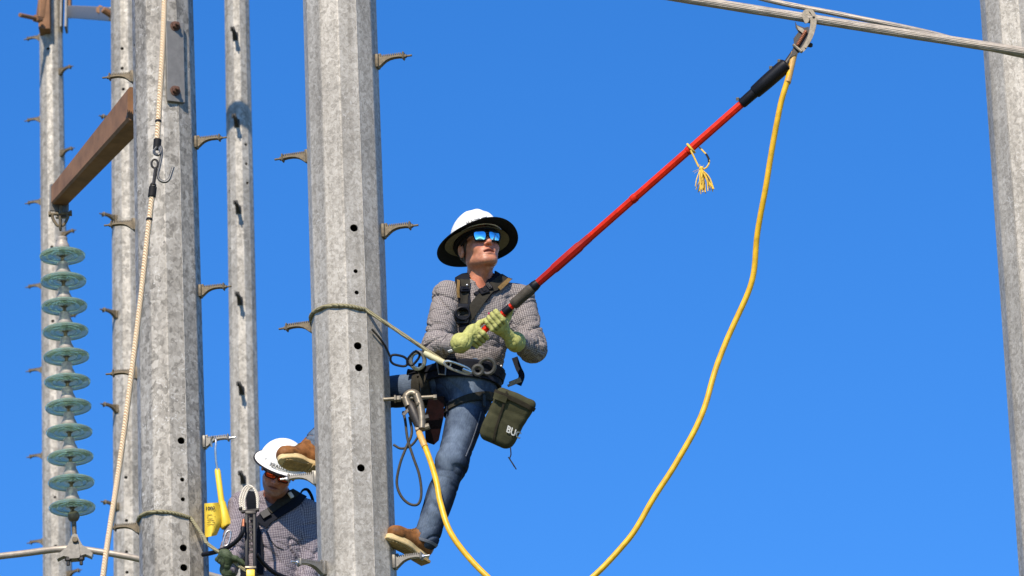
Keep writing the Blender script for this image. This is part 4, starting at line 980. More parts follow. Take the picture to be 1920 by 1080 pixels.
# harness
hn = thing_part('harness', p1, che); bw = both1
strap('shoulder_strap', [(868, 516), (866, 530), (868, 545), (869, 560), (868, 580)], 0.072, 0.007, shirt1, YS, YE, 'webbing_black', hn, 0.004)
strap('shoulder_strap', [(872, 528), (871, 545), (869, 562), (868, 578), (869, 602), (872, 622), (884, 645)], 0.050, 0.004, shirt1, YS, YE, 'webbing', hn, 0.012)
strap('shoulder_strap', [(944, 510), (938, 522), (927, 534), (914, 546), (900, 560)], 0.078, 0.007, shirt1, YS, YE, 'webbing_black', hn, 0.004)
strap('shoulder_strap', [(950, 520), (934, 532), (920, 543), (905, 558), (892, 574), (880, 592), (872, 604)], 0.050, 0.004, shirt1, YS, YE, 'webbing', hn, 0.012)
strap('strap_edge', [(959, 524), (946, 533), (933, 544)], 0.020, 0.004, shirt1, YS, YE, 'webbing_tan', hn, 0.014)
strap('strap_edge', [(858, 530), (856, 548), (857, 560)], 0.013, 0.004, shirt1, YS, YE, 'webbing_tan', hn, 0.014)
strap('chest_strap', [(862, 612), (872, 614), (884, 612)], 0.055, 0.006, shirt1, YS, YE, 'webbing_black', hn, 0.012)
for (px, py), ang, w, l in (((908, 552), 38, 0.046, 0.046), ((868, 546), 90, 0.046, 0.030), ((869, 578), 88, 0.056, 0.034), ((869, 601), 92, 0.060, 0.040), ((920, 541), 38, 0.046, 0.022)):
    p = surf(shirt1, px, py, YS, YE); n_ = grad(shirt1, p[None], 0.01)[0]; t_ = RGT*math.cos(rad(ang))+UPV*math.sin(rad(ang)); t_ = nrm(t_-n_*(t_@n_)); mb = MB()
    mb.box(p+n_*0.022, np.cross(n_, t_), t_, n_, w/2, l/2, 0.007, 0.004); mb.box(p+n_*0.030, np.cross(n_, t_), t_, n_, w/2*0.7, l/2*0.35, 0.004, 0.002); mb.build('buckle', 'black_plastic', hn)
for px, py in ((875, 539), (914, 531)):
    p = surf(shirt1, px, py, YS, YE); n_ = grad(shirt1, p[None], 0.01)[0]; mb = MB(); mb.sphere(p+n_*0.021, 0.007, 10); mb.build('rivet', 'silver', hn)
p = surf(shirt1, 866, 590, YS, YE); n_ = grad(shirt1, p[None], 0.01)[0]; mb = MB(); e1 = nrm(np.cross(n_, UPV)); e2 = np.cross(e1, n_)
mb.tube([p+n_*0.034+e1*0.034*math.cos(t)+e2*0.030*math.sin(t) for t in np.linspace(0, 2*math.pi, 24)[:-1]], 0.006, 8, closed=True); mb.build('chest_ring', 'black_plastic', hn)
bx = nrm(wst-pel); ring('belt', pel+np.array([0.004, 0, 0.025]), np.array([0.10, 0, 1.0]), both1, 0.090, 0.012, 'belt_navy', hn, 0.006)
ring('belt', pel+np.array([0.006, 0, 0.035]), np.array([0.10, 0, 1.0]), both1, 0.042, 0.006, 'webbing_black', hn, 0.019)
ring('leg_strap', hipR+(knR-hipR)*0.20, np.array([-0.32, 0, 1.0]), jeans1, 0.040, 0.005, 'webbing', hn, 0.008)
ring('leg_strap', hipL+(knL-hipL)*0.30, knL-hipL, jeans1, 0.046, 0.005, 'webbing', hn, 0.008)
for px, py, w, l, m_ in ((903, 753, 0.016, 0.062, 'dark_metal'), (843, 770, 0.010, 0.040, 'black_plastic'), (792, 706, 0.044, 0.014, 'dark_metal')):
    p = surf(jeans1, px, py, YS, YE); n_ = grad(jeans1, p[None], 0.01)[0]; e1 = nrm(RGT-n_*(RGT@n_)); mb = MB(); mb.box(p+n_*0.016, e1, np.cross(n_, e1), n_, w/2, l/2, 0.006, 0.003); mb.build('buckle', m_, hn)
# belt buckle frame, loops and rings
def onb(px, py, out=0.02): p = surf(both1, px, py, YS, YE); return p+grad(both1, p[None], 0.01)[0]*out
mb = MB()
for o_ in ((0, 0),): mb.tube([onb(835+x, 692+y, 0.030) for x, y in ((-7, -14), (3, -14), (5, 0), (4, 14), (-6, 13), (-8, 0))], 0.0045, 8, closed=True)
mb.build('belt_buckle', 'silver', hn)
mb = MB()
for px, py, rr in ((892, 699, 0.022), (907, 689, 0.037)): mb.tube([onb(px, py, 0.040)+RGT*rr*math.cos(t)+UPV*rr*math.sin(t) for t in np.linspace(0, 2*math.pi, 24)[:-1]], 0.0075, 8, closed=True, flat=1.3)
mb.build('dee_ring', 'link_grey', hn)
mb = MB(); dr = B(783, 676, -0.10)
mb.tube([dr+RGT*(0.034*math.cos(t))+UPV*(0.040*math.sin(t)) for t in np.linspace(0, 2*math.pi, 28)[:-1]], 0.0065, 8, closed=True, flat=1.6); mb.build('dee_ring', 'silver', hn)
mb = MB(); ribbon_pts(mb, spline([dr+UPV*-0.035, onb(797, 700, 0.03), onb(800, 718, 0.02), onb(804, 745, 0.02)], 6), np.tile(-FWD, (19, 1)), 0.045, 0.004); mb.build('leg_strap', 'webbing', hn)
mb = MB(); ribbon_pts(mb, spline([dr+UPV*0.038, B(800, 664, -0.06), B(822, 672, -0.03), onb(835, 680, 0.02)], 6), np.tile(nrm(-FWD+UPV), (19, 1)), 0.035, 0.006); mb.build('belt_wing', 'webbing_black', hn)
# dark carabiners at the pole side of the belt
mb = MB(); carabiner(mb, B(748, 676, -0.14), nrm(RGT*0.95-UPV*0.2), UPV, 0.085, 0.050, 0.006); carabiner(mb, B(775, 672, -0.14), nrm(RGT*0.6+UPV*0.75), nrm(RGT*-0.75+UPV*0.6), 0.075, 0.040, 0.006); mb.build('carabiner', 'black_plastic', hn)
# belt end hanging on the right with a strap to the pouch
mb = MB(); ribbon_pts(mb, spline([onb(968, 668, 0.01), B(972, 690, 0.02), B(978, 705, -0.01), B(972, 722, -0.06)], 8), np.tile(-FWD, (25, 1)), 0.030, 0.006); mb.build('strap_tail', 'webbing_black', hn)
mb = MB(); mb.box(B(966, 716, -0.09), nrm(RGT+UPV*0.4), nrm(UPV-RGT*0.4), -FWD, 0.030, 0.012, 0.010, 0.003); mb.cyl(B(952, 724, -0.09), B(975, 712, -0.09), 0.007, None, 8); mb.build('snap_hook', 'bronze_clamp', hn)
# shirt details
p = surf(shirt1, 916.5, 588, YS, YE); mb = MB(); n_ = grad(shirt1, p[None], 0.01)[0]; mb.lathe(p+n_*0.004, n_, [(0, 0.0062), (0.001, 0.006)], 8); mb.build('embroidery', 'logo_magenta', p1)
for px, py in ((846, 656), (936, 690)):
    p = surf(shirt1, px, py, YS, YE); n_ = grad(shirt1, p[None], 0.01)[0]; e1 = nrm(RGT+UPV*0.9-n_*((RGT+UPV*0.9)@n_)); mb = MB(); mb.box(p+n_*0.008, e1, np.cross(n_, e1), n_, 0.016, 0.006, 0.003, 0.001); mb.build('patch', 'white_cloth', p1)
# maroon holster behind the raised thigh
mb = MB(); hp = B(813, 790, 0.03)
ex, ez = nrm(RGT*1.0+UPV*0.05), nrm(UPV+RGT*0.12); mb.prism([(x/380, z/380) for x, z in [(-10, -38), (6, -44), (14, -36), (18, 10), (14, 46), (-14, 46), (-18, 5)]], hp, ex, ez, np.cross(ex, ez), 0.030); mb.build('holster', 'maroon_holster', hn, 30)

# ------------------------------------------------------------------ olive tool pouch
pt = thing('tool_pouch', B(953, 845, -0.09), 'olive canvas tool pouch with white lettering hanging at the worker\'s hip', 'pouch')
pc_ = B(953, 787, -0.10); pu = nrm(UPV*0.915+RGT*0.40); pr = nrm(RGT*0.915-UPV*0.40); pn = np.cross(pr, pu); Mp = np.stack([pr, pu, pn], 1)
def pouchf(P):
    q = (P-pc_)@Mp; x, y, z = q[:, 0]+0.012, q[:, 1], q[:, 2]; t = np.clip((y+0.135)/0.27, 0, 1)
    hw = 0.083+0.022*t-0.05*np.clip(0.18-t, 0, 1)**1.2; hd_ = 0.036+0.022*t
    dx, dy, dz = np.abs(x-0.010*(t-0.5))-hw+0.03, np.abs(y)-0.125+0.02, np.abs(z)-hd_+0.03
    o = np.sqrt(np.maximum(dx, 0)**2+np.maximum(dy, 0)**2+np.maximum(dz, 0)**2)+np.minimum(np.maximum(dx, np.maximum(dy, dz)), 0)-0.03
    return o-0.006*np.exp(-((y+0.06)/0.05)**2)
pdisp = lambda X: 0.006*vn(X*11, 3)+0.0030*(np.abs(vn((X-pc_)@Mp*np.array([9, 24, 9]), 8))-0.3)
organic('bag', pouchf, pc_-0.22, pc_+0.22, 0.006, 'pouch_olive', pt, pdisp)
strap('piping', [(950, 735), (943, 762), (934, 790), (928, 812), (926, 828)], 0.010, 0.005, pouchf, YS, YE, 'pouch_trim', pt, 0.003)
strap('rim', [(925, 733), (945, 741), (968, 751), (990, 762), (1001, 768)], 0.020, 0.005, pouchf, YS, YE, 'pouch_trim', pt, 0.002)
strap('flap', [(929, 742), (940, 746), (950, 750)], 0.030, 0.006, pouchf, YS, YE, 'pouch_olive', pt, 0.006)
text_on('lettering', 'BUC', (948.5, 809.0), (13.5, 7.2), (4.5, -17.0), pouchf, YS, YE, 'print_white', pt, bold=0.03, off=0.006)
mb = MB(); mb.tube(spline(PX([(957, 838, -0.10), (958, 852, -0.10), (956, 860, -0.10), (962, 870, -0.11), (968, 880, -0.11)], Y0), 6), 0.003, 6); mb.tube(PX([(953, 857, -0.11), (960, 868, -0.11), (965, 876, -0.11)], Y0), 0.0025, 6); mb.build('cord', 'black_tape', pt)

# ------------------------------------------------------------------ positioning lanyard round the centre pole
ln = thing('positioning_lanyard', B(700, 620, -0.2), 'pale rope lanyard wrapped round the centre pole to the worker\'s belt', 'lanyard')
pts = []
z0 = A(580, 597, Y0)[2]
for an in np.linspace(-130, 62, 40):
    z = z0+0.01-0.0007*max(0, an+90)-0.00000*an; c = P0.c(z); R = P0.r(z)+0.004
    z2 = z0-0.058*max(0, (an+40)/100)**1.4+ (0.0 if an > -90 else -(an+90)*-0.001)
    c = P0.c(z2); pts.append(np.array([c[0]+math.sin(rad(an))*R, c[1]-math.cos(rad(an))*R, z2]))
pts = np.array(pts); rope_end = B(838, 682, -0.20); last = pts[-8]; pts = np.vstack([pts[:-7], [last+(rope_end-last)*t for t in np.linspace(0.1, 1, 14)]])
mb = MB(); mb.tube(spline(pts, 3), 0.0105, 16, scallop=6, depth=0.12, pitch=0.2); mb.build('rope', 'rope_olive', ln, 80)
mb = MB(); mb.tube(np.array([B(795, 661, -0.20), B(800, 664, -0.20), B(832, 680, -0.20), B(834, 681, -0.20)]), [0.010, 0.0135, 0.0145, 0.010], 12); mb.build('splice_sleeve', 'tan_sleeve', ln)
MATS['splice'] = simple('splice', (0.55, 0.50, 0.30), 0.7, 0, 0.15, 60, 0.2); ln.children[-1].data.materials[0] = MATS['splice']
mb = MB(); carabiner(mb, B(858, 689, -0.21), nrm(RGT*0.93-UPV*0.35), nrm(UPV*0.93+RGT*0.35), 0.135, 0.034, 0.0068); mb.tube([B(840, 683, -0.2)+RGT*0.014*math.cos(t)+UPV*0.014*math.sin(t) for t in np.linspace(0, 6.28, 16)[:-1]], 0.004, 8, closed=True)
mb.cyl(B(868, 692, -0.225), B(884, 698, -0.225), 0.011, 0.009, 10); mb.build('snap_hook', 'silver', ln)
mb = MB(); mb.tube(spline(PX([(697, 617, -0.165), (712, 634, -0.13), (724, 652, -0.08), (733, 672, -0.04)], Y0), 8), 0.0055, 8); mb.build('tail', 'grey_cord', ln)

# ------------------------------------------------------------------ red hot stick
st = thing('hot_stick', ST0, 'long red fibreglass stick with black head held up to the overhead conductor', 'stick')
def seg(name, p0, p1, r, mat, n=8, smooth=20, prof=None):
    mb = MB(); p0, p1 = onst(p0), onst(p1); L = np.linalg.norm(p1-p0); pr_ = prof or [(0, r*0.96), (0.004, r), (L-0.004, r), (L, r*0.96)]
    if prof: pr_ = [(t*L, q) for t, q in prof]
    mb.lathe(p0, p1-p0, pr_, n, ref=(0.1, -0.3, 1)); return mb.build(name, mat, st, smooth)
seg('handle', 886, 1012, 0.0165, 'red_stick'); seg('butt_cap', 882, 890, 0.0175, 'tan_sleeve', 16, 40)
seg('ferrule', 945, 957, 0.0195, 'black_plastic', 16, 40)
seg('grip', 961, 1001, 0.027, 'brown_grip', 16, 40, [(0, 0.020), (0.06, 0.026), (0.12, 0.0275), (0.3, 0.0265), (0.6, 0.0275), (0.86, 0.0285), (0.92, 0.0255), (1, 0.024)])
seg('collar', 997, 1009, 0.0255, 'black_plastic', 16, 40, [(0, 0.022), (0.1, 0.0255), (0.5, 0.0255), (1, 0.021)])
seg('sleeve', 1004, 1106, 0.0235, 'dark_red_sleeve', 8, 20, [(0, 0.019), (0.1, 0.020), (0.32, 0.021), (0.36, 0.0242), (0.80, 0.0248), (0.84, 0.0215), (1, 0.0205)])
seg('tube', 1100, 1396, 0.0195, 'red_stick')
for x in (1189, 1293): seg('ring', x-4, x+4, 0.0222, 'red_stick', 16, 40)
seg('head_sleeve', 1390, 1440, 0.026, 'black_plastic', 16, 40, [(0, 0.0225), (0.05, 0.0255), (0.45, 0.0265), (1, 0.027)])
seg('head_sleeve', 1414, 1476, 0.026, 'black_plastic', 10, 40, [(0, 0.028), (0.03, 0.033), (0.35, 0.036), (0.85, 0.037), (0.97, 0.033), (1, 0.022)])
for px, dv in ((1391, 0.03), (1455, 0.038), (1470, 0.036)):
    q = onst(px)+nrm(UPV-sa*(UPV@sa))*dv; mb = MB(); mb.lathe(q-UPV*0.008, UPV, [(0, 0.009), (0.014, 0.009), (0.016, 0.006)], 6); mb.build('screw', 'bronze_clamp', st)
mb = MB(); mb.cyl(onst(1472), B(1492, 93, -0.82), 0.016, 0.014, 12); mb.build('eye_screw', 'dark_metal', st)
# knotted twine
tw_ = thing('twine_loop', onst(1293), 'frayed yellow twine tied in a loop round the red stick', 'twine')
Yt = onst(1293)[1]-Y0; up_ = nrm(UPV-sa*(UPV@sa)); sd_ = np.cross(sa, up_)
mb = MB(); mb.tube([onst(1296)+up_*0.026*math.cos(t)+sd_*0.026*math.sin(t) for t in np.linspace(0, 6.28, 24)[:-1]], 0.006, 8, closed=True)
mb.tube(spline(PX([(1295, 282, Yt-0.03), (1302, 296, Yt-0.03), (1310, 313, Yt-0.03)], Y0), 6), 0.0045, 8); mb.tube(spline(PX([(1311, 276, Yt), (1319, 284, Yt-0.01), (1326, 292, Yt-0.02), (1330, 303, Yt-0.03), (1325, 314, Yt-0.03), (1316, 318, Yt-0.03)], Y0), 6), 0.0040, 8); mb.sphere(B(1315, 316, Yt-0.03), 0.012, 10); mb.build('loop', 'yellow_twine', tw_)
mb = MB(); mb.tube(spline(PX([(1324, 289, Yt-0.016), (1328.5, 297, Yt-0.025), (1329.5, 305, Yt-0.03)], Y0), 5), 0.0055, 8); mb.build('tape', 'black_tape', tw_)
mb = MB()
for i in range(26):
    x1 = 1304+36*random.random(); y1 = 352+14*random.random()-abs(x1-1322)*0.25; mx = 1315+(x1-1315)*0.5+random.uniform(-4, 4)
    mb.tube(spline(PX([(1315+random.uniform(-3, 3), 317+random.uniform(-3, 3), Yt-0.03+random.uniform(-0.008, 0.008)), (mx, 335+random.uniform(-4, 4), Yt-0.03+random.uniform(-0.02, 0.02)), (x1, y1, Yt-0.03+random.uniform(-0.03, 0.03))], Y0), 5), 0.0028, 5)
for x1, y1 in ((1302, 325), (1299, 322), (1312, 308), (1320, 310)): mb.tube(PX([(1314, 316, Yt-0.03), (x1, y1, Yt-0.03)], Y0), 0.0010, 4)
mb.build('frayed_end', 'yellow_twine', tw_)

# ------------------------------------------------------------------ grounding clamps
def clamp(name, root_loc, label, c, u, jaw_r, s):
    """C shaped clamp: c centre of the gripped rod, u direction from the rod down the body"""
    rt = thing(name, root_loc, label, 'clamp'); u = nrm(u); side = nrm(np.cross(u, FWD)); o = c
    mb = MB(); prof = []
    for t in np.linspace(-35, 215, 16): prof.append((math.cos(rad(t))*(jaw_r+0.016*s), math.sin(rad(t))*(jaw_r+0.016*s)))
    prof = [(-x, y) for x, y in prof][::-1]
    # body arc over the rod then straight legs
    arc = [c+side*(math.cos(rad(t))*(jaw_r+0.012*s))-u*(math.sin(rad(t))*(jaw_r+0.012*s)) for t in np.linspace(-10, 190, 16)]
    path = np.vstack([[c+u*0.02*s+side*(jaw_r+0.010*s)], arc, [c+u*0.04*s-side*(jaw_r+0.008*s), c+u*0.085*s-side*(jaw_r-0.006*s), c+u*0.135*s-side*0.012*s]]) if False else None
    Rr = jaw_r+0.011*s
    pth = [c-side*Rr*0.9+u*0.03*s]+[c-side*(math.cos(rad(t))*Rr)-u*(math.sin(rad(t))*Rr) for t in np.linspace(0, 180, 14)]+[c+side*Rr*1.05+u*0.045*s, c+side*Rr*0.75+u*0.09*s, c+side*Rr*0.25+u*0.13*s]
    mb.tube(spline(pth, 3), 0.0150*s, 10, flat=1.4, flatdir=FWD); mb.build('jaw', 'bronze_clamp', rt, 50)
    mb = MB(); mb.tube([c-side*Rr*0.55+u*0.012*s, c-side*Rr*0.45+u*0.03*s, c-side*Rr*0.2+u*0.075*s, c+u*0.12*s], [0.011*s, 0.019*s, 0.021*s, 0.016*s], 10); mb.build('moving_jaw', 'dark_metal', rt, 50)
    mb = MB(); mb.cyl(c+u*0.05*s-side*0.005, c+u*0.16*s-side*0.004*s, 0.009*s, None, 12); mb.build('screw', 'copper_bolt', rt)
    mb = MB(); mb.box(c-side*Rr*1.3+u*0.042*s, nrm(side*0.8-u*0.5), nrm(u*0.8+side*0.5), FWD, 0.024*s, 0.007*s, 0.012*s, 0.003); mb.build('thumb_lever', 'dark_metal', rt); mb = MB()
    mb.lathe(c+side*Rr*1.1+u*0.09*s, side, [(0, 0.012*s), (0.018*s, 0.012*s), (0.02*s, 0.009*s)], 6); mb.build('knob', 'dark_metal', rt)
    mb = MB(); mb.cyl(c+u*0.125*s-side*0.018*s, c+u*0.125*s+side*0.035*s, 0.012*s, None, 10); mb.build('bolt', 'bronze_clamp', rt); mb = MB(); mb.sphere(c+side*Rr*0.8+u*0.028*s-FWD*0.02*s, 0.008*s, 8); mb.build('bolt', 'bronze_clamp', rt); return rt
kc = np.array(L0+(L1-L0)*((1513-1150)/840.0))-np.array([0, 0, 0.003*4*0.43*0.57])
def plate(mb, pix, Y, th, z=0.0):
    f_ = [A(x, y, Y)-FWD*(th/2+z) for x, y in pix]; b_ = [p+FWD*th for p in f_]; n = len(pix)
    return mb.add(f_+b_, [tuple(range(n)), tuple(range(n, 2*n))[::-1]]+[(i, n+i, n+(i+1) % n, (i+1) % n) for i in range(n)])
kt = thing('ground_clamp', kc, 'bronze ground clamp hooked over the thick overhead conductor', 'clamp'); yk = float(kc[1])
sp2 = lambda P: [tuple(q[:2]) for q in spline([(x, y, 0) for x, y in P], 4)]
mb = MB(); plate(mb, sp2([(1503, 26), (1508, 19), (1517, 16), (1526, 22), (1531, 36), (1529, 54), (1522, 74), (1512, 91), (1503, 100)])+sp2([(1497, 96), (1507, 83), (1514, 68), (1518, 52), (1519, 38), (1515, 29), (1510, 27)]), yk, 0.046); mb.build('hook_jaw', 'bronze_clamp', kt, 30)
mb = MB(); plate(mb, sp2([(1520, 18), (1527, 24), (1530.5, 37), (1528.5, 54), (1522, 73), (1511, 91)])+sp2([(1508, 89), (1518, 71), (1523.5, 53), (1524, 38), (1521, 27), (1516, 21)]), yk, 0.010, 0.026); mb.build('rib', 'bronze_clamp', kt, 30)
mb = MB(); plate(mb, sp2([(1503, 26), (1510, 27), (1515, 33), (1516, 40), (1510, 44), (1505, 36)]), yk, 0.056); mb.build('jaw_pad', 'bronze_clamp', kt, 30)
mb = MB(); plate(mb, [(1491, 41), (1494, 47), (1508, 52), (1516, 50), (1517, 60), (1510, 78), (1500, 98), (1489, 104), (1481, 108), (1489, 84), (1488, 72), (1497, 60), (1492, 52)], yk, 0.030); mb.build('moving_jaw', 'dark_metal', kt, 30)
mb = MB(); plate(mb, [(1493, 48), (1505, 54), (1510, 60), (1504, 62), (1496, 56)], yk, 0.012, 0.020); mb.build('thumb_lever', 'bronze_clamp', kt, 30)
mb = MB(); mb.cyl(A(1511, 58, yk)-FWD*0.022, A(1494, 86, yk)-FWD*0.022, 0.0085, None, 10)
for t in np.linspace(0.1, 0.9, 9): q = A(1511-17*t, 58+28*t, yk)-FWD*0.022; mb.lathe(q, A(1494, 86, yk)-A(1511, 58, yk), [(0, 0.0085), (0.003, 0.0105), (0.006, 0.0085)], 10, close=False)
mb.build('screw', 'copper_bolt', kt)
mb = MB(); mb.cyl(A(1487, 84, yk)-FWD*0.02, A(1503, 98, yk)-FWD*0.03, 0.008, None, 8); mb.build('bolt', 'bronze_clamp', kt)
mb = MB(); mb.lathe(A(1513, 84, yk), RGT-UPV*0.1, [(0, 0.010), (0.010, 0.012), (0.022, 0.012), (0.028, 0.007)], 8); mb.build('knob', 'dark_metal', kt)
mb = MB(); mb.lathe(A(1525, 33, yk)-FWD*0.030, -FWD, [(0, 0.006), (0.004, 0.006), (0.005, 0.004)], 10); mb.build('rivet', 'dark_metal', kt)
kb = pb+np.array([0.078, 0, 0]); clamp('ground_clamp', kb, 'bronze ground clamp hanging on the side bolt of the centre pole', kb, A(790, 815, Y0-0.12)-A(770, 742, Y0-0.1), 0.013, 1.35)
mb = MB(); pts = spline(PX([(1484, 120, -0.835), (1477, 152, -0.83), (1463, 205, -0.80), (1447, 290, -0.74), (1437, 350, -0.70), (1420, 440, -0.62), (1411, 520, -0.56), (1380, 600, -0.52), (1345, 682, -0.50), (1318, 772, -0.50), (1272, 862, -0.48), (1222, 940, -0.46), (1178, 1012, -0.44), (1112, 1080, -0.42), (1050, 1128, -0.40), (985, 1132, -0.38), (930, 1096, -0.36), (880, 1046, -0.34), (843, 995, -0.33), (826, 945, -0.30), (819, 905, -0.27), (806, 862, -0.22), (792, 825, -0.17)], Y0), 10)
cb = thing('ground_cable', A(1040, 1130, Y0-0.4), 'yellow rubber ground cable sagging between the two clamps', 'cable')
pts[8:-8] = pts[8:-8]+np.stack([0.006*vn(pts[8:-8]*6, 3), 0*pts[8:-8, 0], 0.004*vn(pts[8:-8]*6, 4)], 1); mb.tube(pts, 0.0142, 14); mb.build('jacket', 'yellow_cable', cb, 80)
mb = MB(); mb.tube(spline(PX([(1490, 98, -0.835), (1487, 110, -0.835), (1478, 150, -0.83), (1477, 154, -0.83)], Y0), 6), 0.0162, 14); mb.build('sleeve', 'tan_sleeve', cb, 60)
mb = MB(); mb.tube(spline(PX([(786, 812, -0.135), (791, 824, -0.17), (797, 838, -0.19)], Y0), 6), 0.0162, 14); mb.build('sleeve', 'tan_sleeve', cb, 60)
# grey cord loops below the side bolt
gc = MB(); gc.tube(spline(PX([(768, 782, -0.06), (772, 812, -0.06), (762, 838, -0.07), (750, 870, -0.07), (744, 905, -0.06), (752, 930, -0.06), (768, 945, -0.06), (784, 945, -0.07), (790, 925, -0.07), (786, 890, -0.07), (774, 855, -0.07), (764, 822, -0.07), (760, 790, -0.06), (756, 772, -0.05)], Y0), 8), 0.0068, 10)
gc.tube(spline(PX([(738, 834, -0.05), (752, 841, -0.06), (770, 836, -0.06), (782, 822, -0.07), (788, 806, -0.08)], Y0), 8), 0.0062, 10)
gc.build('cord_loop', 'grey_cord', None, 60, 'dark cord hanging in loops beside the standing worker\'s jeans', 'cord')
# ------------------------------------------------------------------ worker on the spangled pole
p2 = thing('person', A(500, 1150, Y2-0.1), 'worker in white hard hat looking down, half hidden behind the centre pole', 'person')
G = lambda px, py, dy: A(px, py, Y2+dy)
ZS, ZE = Y2-0.9, Y2+0.6
hd2 = Head(G(523, 884, -0.18), head_frame(rad(-6), rad(-38), rad(-25)), 1.06)
fb2 = nrm([-0.18, -1.0, 0.0]); neck2 = G(518, 935, 0.0); che2, wst2 = G(512, 1000, 0.02), G(502, 1110, 0.04)
s2L, s2R = G(456, 948, -0.02), G(572, 962, 0.06); e2L, w2L = G(434, 1040, -0.10), G(432, 1066, -0.30); e2R, w2R = G(582, 1062, 0.02), G(560, 1150, -0.12)
fh2 = head_sdf(hd2, neck2, lambda P: econe(P, che2, neck2-np.array([0, 0, 0.03]), 0.13, 0.095, fb2, 0.62))
organic('body', fh2, np.minimum(hd2.c, che2)-np.array([0.2, 0.2, 0.12]), np.maximum(hd2.c, che2)+np.array([0.2, 0.2, 0.19]), 0.005, 'skin', p2, None, skin_tint(hd2, (0.46, 0.215, 0.135)))
organic('hair', hair_sdf(hd2), hd2.c-0.14, hd2.c+0.14, 0.006, 'hair_brown', p2)
def shirt2(P):
    d = econe(P, wst2, che2, 0.155, 0.180, fb2, 0.70); d = smin(d, econe(P, che2, G(515, 966, 0.02), 0.178, 0.150, fb2, 0.64), 0.03)
    d = smin(d, cone(P, s2L, neck2+np.array([-0.03, 0, -0.02]), 0.068, 0.064), 0.04); d = smin(d, cone(P, s2R, neck2+np.array([0.03, 0, -0.02]), 0.068, 0.064), 0.04)
    d = smin(d, cone(P, s2L, e2L, 0.074, 0.066), 0.035); d = smin(d, cone(P, e2L, w2L, 0.062, 0.044), 0.025)
    d = smin(d, cone(P, s2R, e2R, 0.076, 0.068), 0.035); d = smin(d, cone(P, e2R, w2R, 0.066, 0.044), 0.025)
    d = smax(d, -cone(P, hd2.w(0, -0.01, -0.06), neck2-np.array([0, 0, 0.02]), 0.075, 0.064), 0.008); d = smax(d, -cone(P, G(515, 920, -0.12), G(502, 966, -0.15), 0.042, 0.010), 0.008); return d
f2 = [(e2L, e2L-s2L, 0.12, 0.034, 21), (s2L, (0.6, 0, 0.8), 0.12, 0.045, 22), (e2R, e2R-s2R, 0.14, 0.036, 23), (s2R, (-0.6, 0, 0.8), 0.14, 0.045, 24), (G(530, 1030, -0.1), (0.7, 0, 0.7), 0.14, 0.045, 25)]
uv2 = limb_uv([(wst2, neck2, 0.14, fb2), (s2L, e2L, 0.07, np.array([0, -1, 0.2])), (e2L, w2L, 0.055, np.array([0, -0.6, 1.0])), (s2R, e2R, 0.07, np.array([0, -1, 0.2])), (e2R, w2R, 0.055, np.array([0, -0.6, 1.0]))])
organic('shirt', shirt2, wst2-np.array([0.34, 0.42, 0.10]), G(590, 905, 0)+np.array([0.12, 0.25, 0.06]), 0.0055, 'check_shirt_violet', p2, sdisp(f2), None, uv2)
mb = MB(); cc = neck2+np.array([0, 0, 0.01])
for sg in (-1, 1):
    C, N = [], []
    for t in np.linspace(0, 1, 14):
        an = rad(180-t*150)*sg; d_ = fb2*math.cos(an)+np.cross(fb2, [0, 0, 1])*(-math.sin(an)); C.append(cc+d_*0.078+np.array([0, 0, 0.016-0.045*t*t])); N.append(nrm(d_+np.array([0, 0, 0.5])))
    ribbon_pts(mb, C, np.array(N), np.linspace(0.042, 0.062, 14), 0.004)
mb.build('collar', 'check_shirt_violet', p2, 60)
# trousers and boots (below the picture)
hp2 = wst2+np.array([0, 0.02, -0.06]); kL, kR = hp2+np.array([-0.22, -0.12, -0.40]), hp2+np.array([0.06, -0.08, -0.44]); aL, aR = P2.c(hp2[2]-0.62)+np.array([0.30, -0.06, 0]), P2.c(hp2[2]-0.90)+np.array([0.34, -0.10, 0])
def jeans2(P):
    d = econe(P, hp2, wst2, 0.15, 0.15, fb2, 0.78); d = smin(d, cone(P, hp2+np.array([-0.08, 0, -0.02]), kL, 0.10, 0.075), 0.04); d = smin(d, cone(P, kL, aL, 0.073, 0.056), 0.03)
    d = smin(d, cone(P, hp2+np.array([0.08, 0, -0.02]), kR, 0.10, 0.075), 0.04); return smin(d, cone(P, kR, aR, 0.073, 0.056), 0.03)
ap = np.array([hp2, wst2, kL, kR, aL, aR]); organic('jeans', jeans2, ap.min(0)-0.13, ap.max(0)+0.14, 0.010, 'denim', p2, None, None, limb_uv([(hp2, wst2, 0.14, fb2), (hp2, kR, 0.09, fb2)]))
for a_, k_ in ((aL, kL), (aR, kR)): boot(p2, a_+np.array([0.03, 0.05, -0.10]), a_+np.array([-0.05, -0.22, -0.08]), np.array([0, 0, 1.0]), a_, k_); P2.step(0, (1, -0.2)) if False else None
# hard hat
h2 = thing_part('hard_hat', p2, hd2.w(0, 0, 0.06)); cf2 = crown_sdf(hd2, 0.056, (0.120, 0.142, 0.120), 0.0)
organic('shell', cf2, hd2.c-0.19, hd2.c+0.24, 0.0048, 'helmet_dirty', h2)
mb = MB(); brim(mb, hd2, 0.052, (0.117, 0.139), (0.146, 0.172), 0.005, 0.016); mb.build('brim', 'helmet_dirty', h2, 60)
mb = MB(); brim(mb, hd2, 0.050, (0.1445, 0.1705), (0.150, 0.176), 0.008, 0.0, rows=3)
for i in range(len(mb.v)):
    q = hd2.L(np.array(mb.v[i])[None])[0]; sx = q[0]/math.hypot(q[0], q[1]); mb.v[i] = tuple(np.array(mb.v[i])-hd2.u*0.016*(0.35+0.65*sx*sx))
mb.build('brim_edge', 'brim_black', h2, 60)
brimf = lambda P: np.minimum(cf2(P), ell(hd2.L(P), np.array([0, 0, 0.045]), (0.150, 0.176, 0.022)))
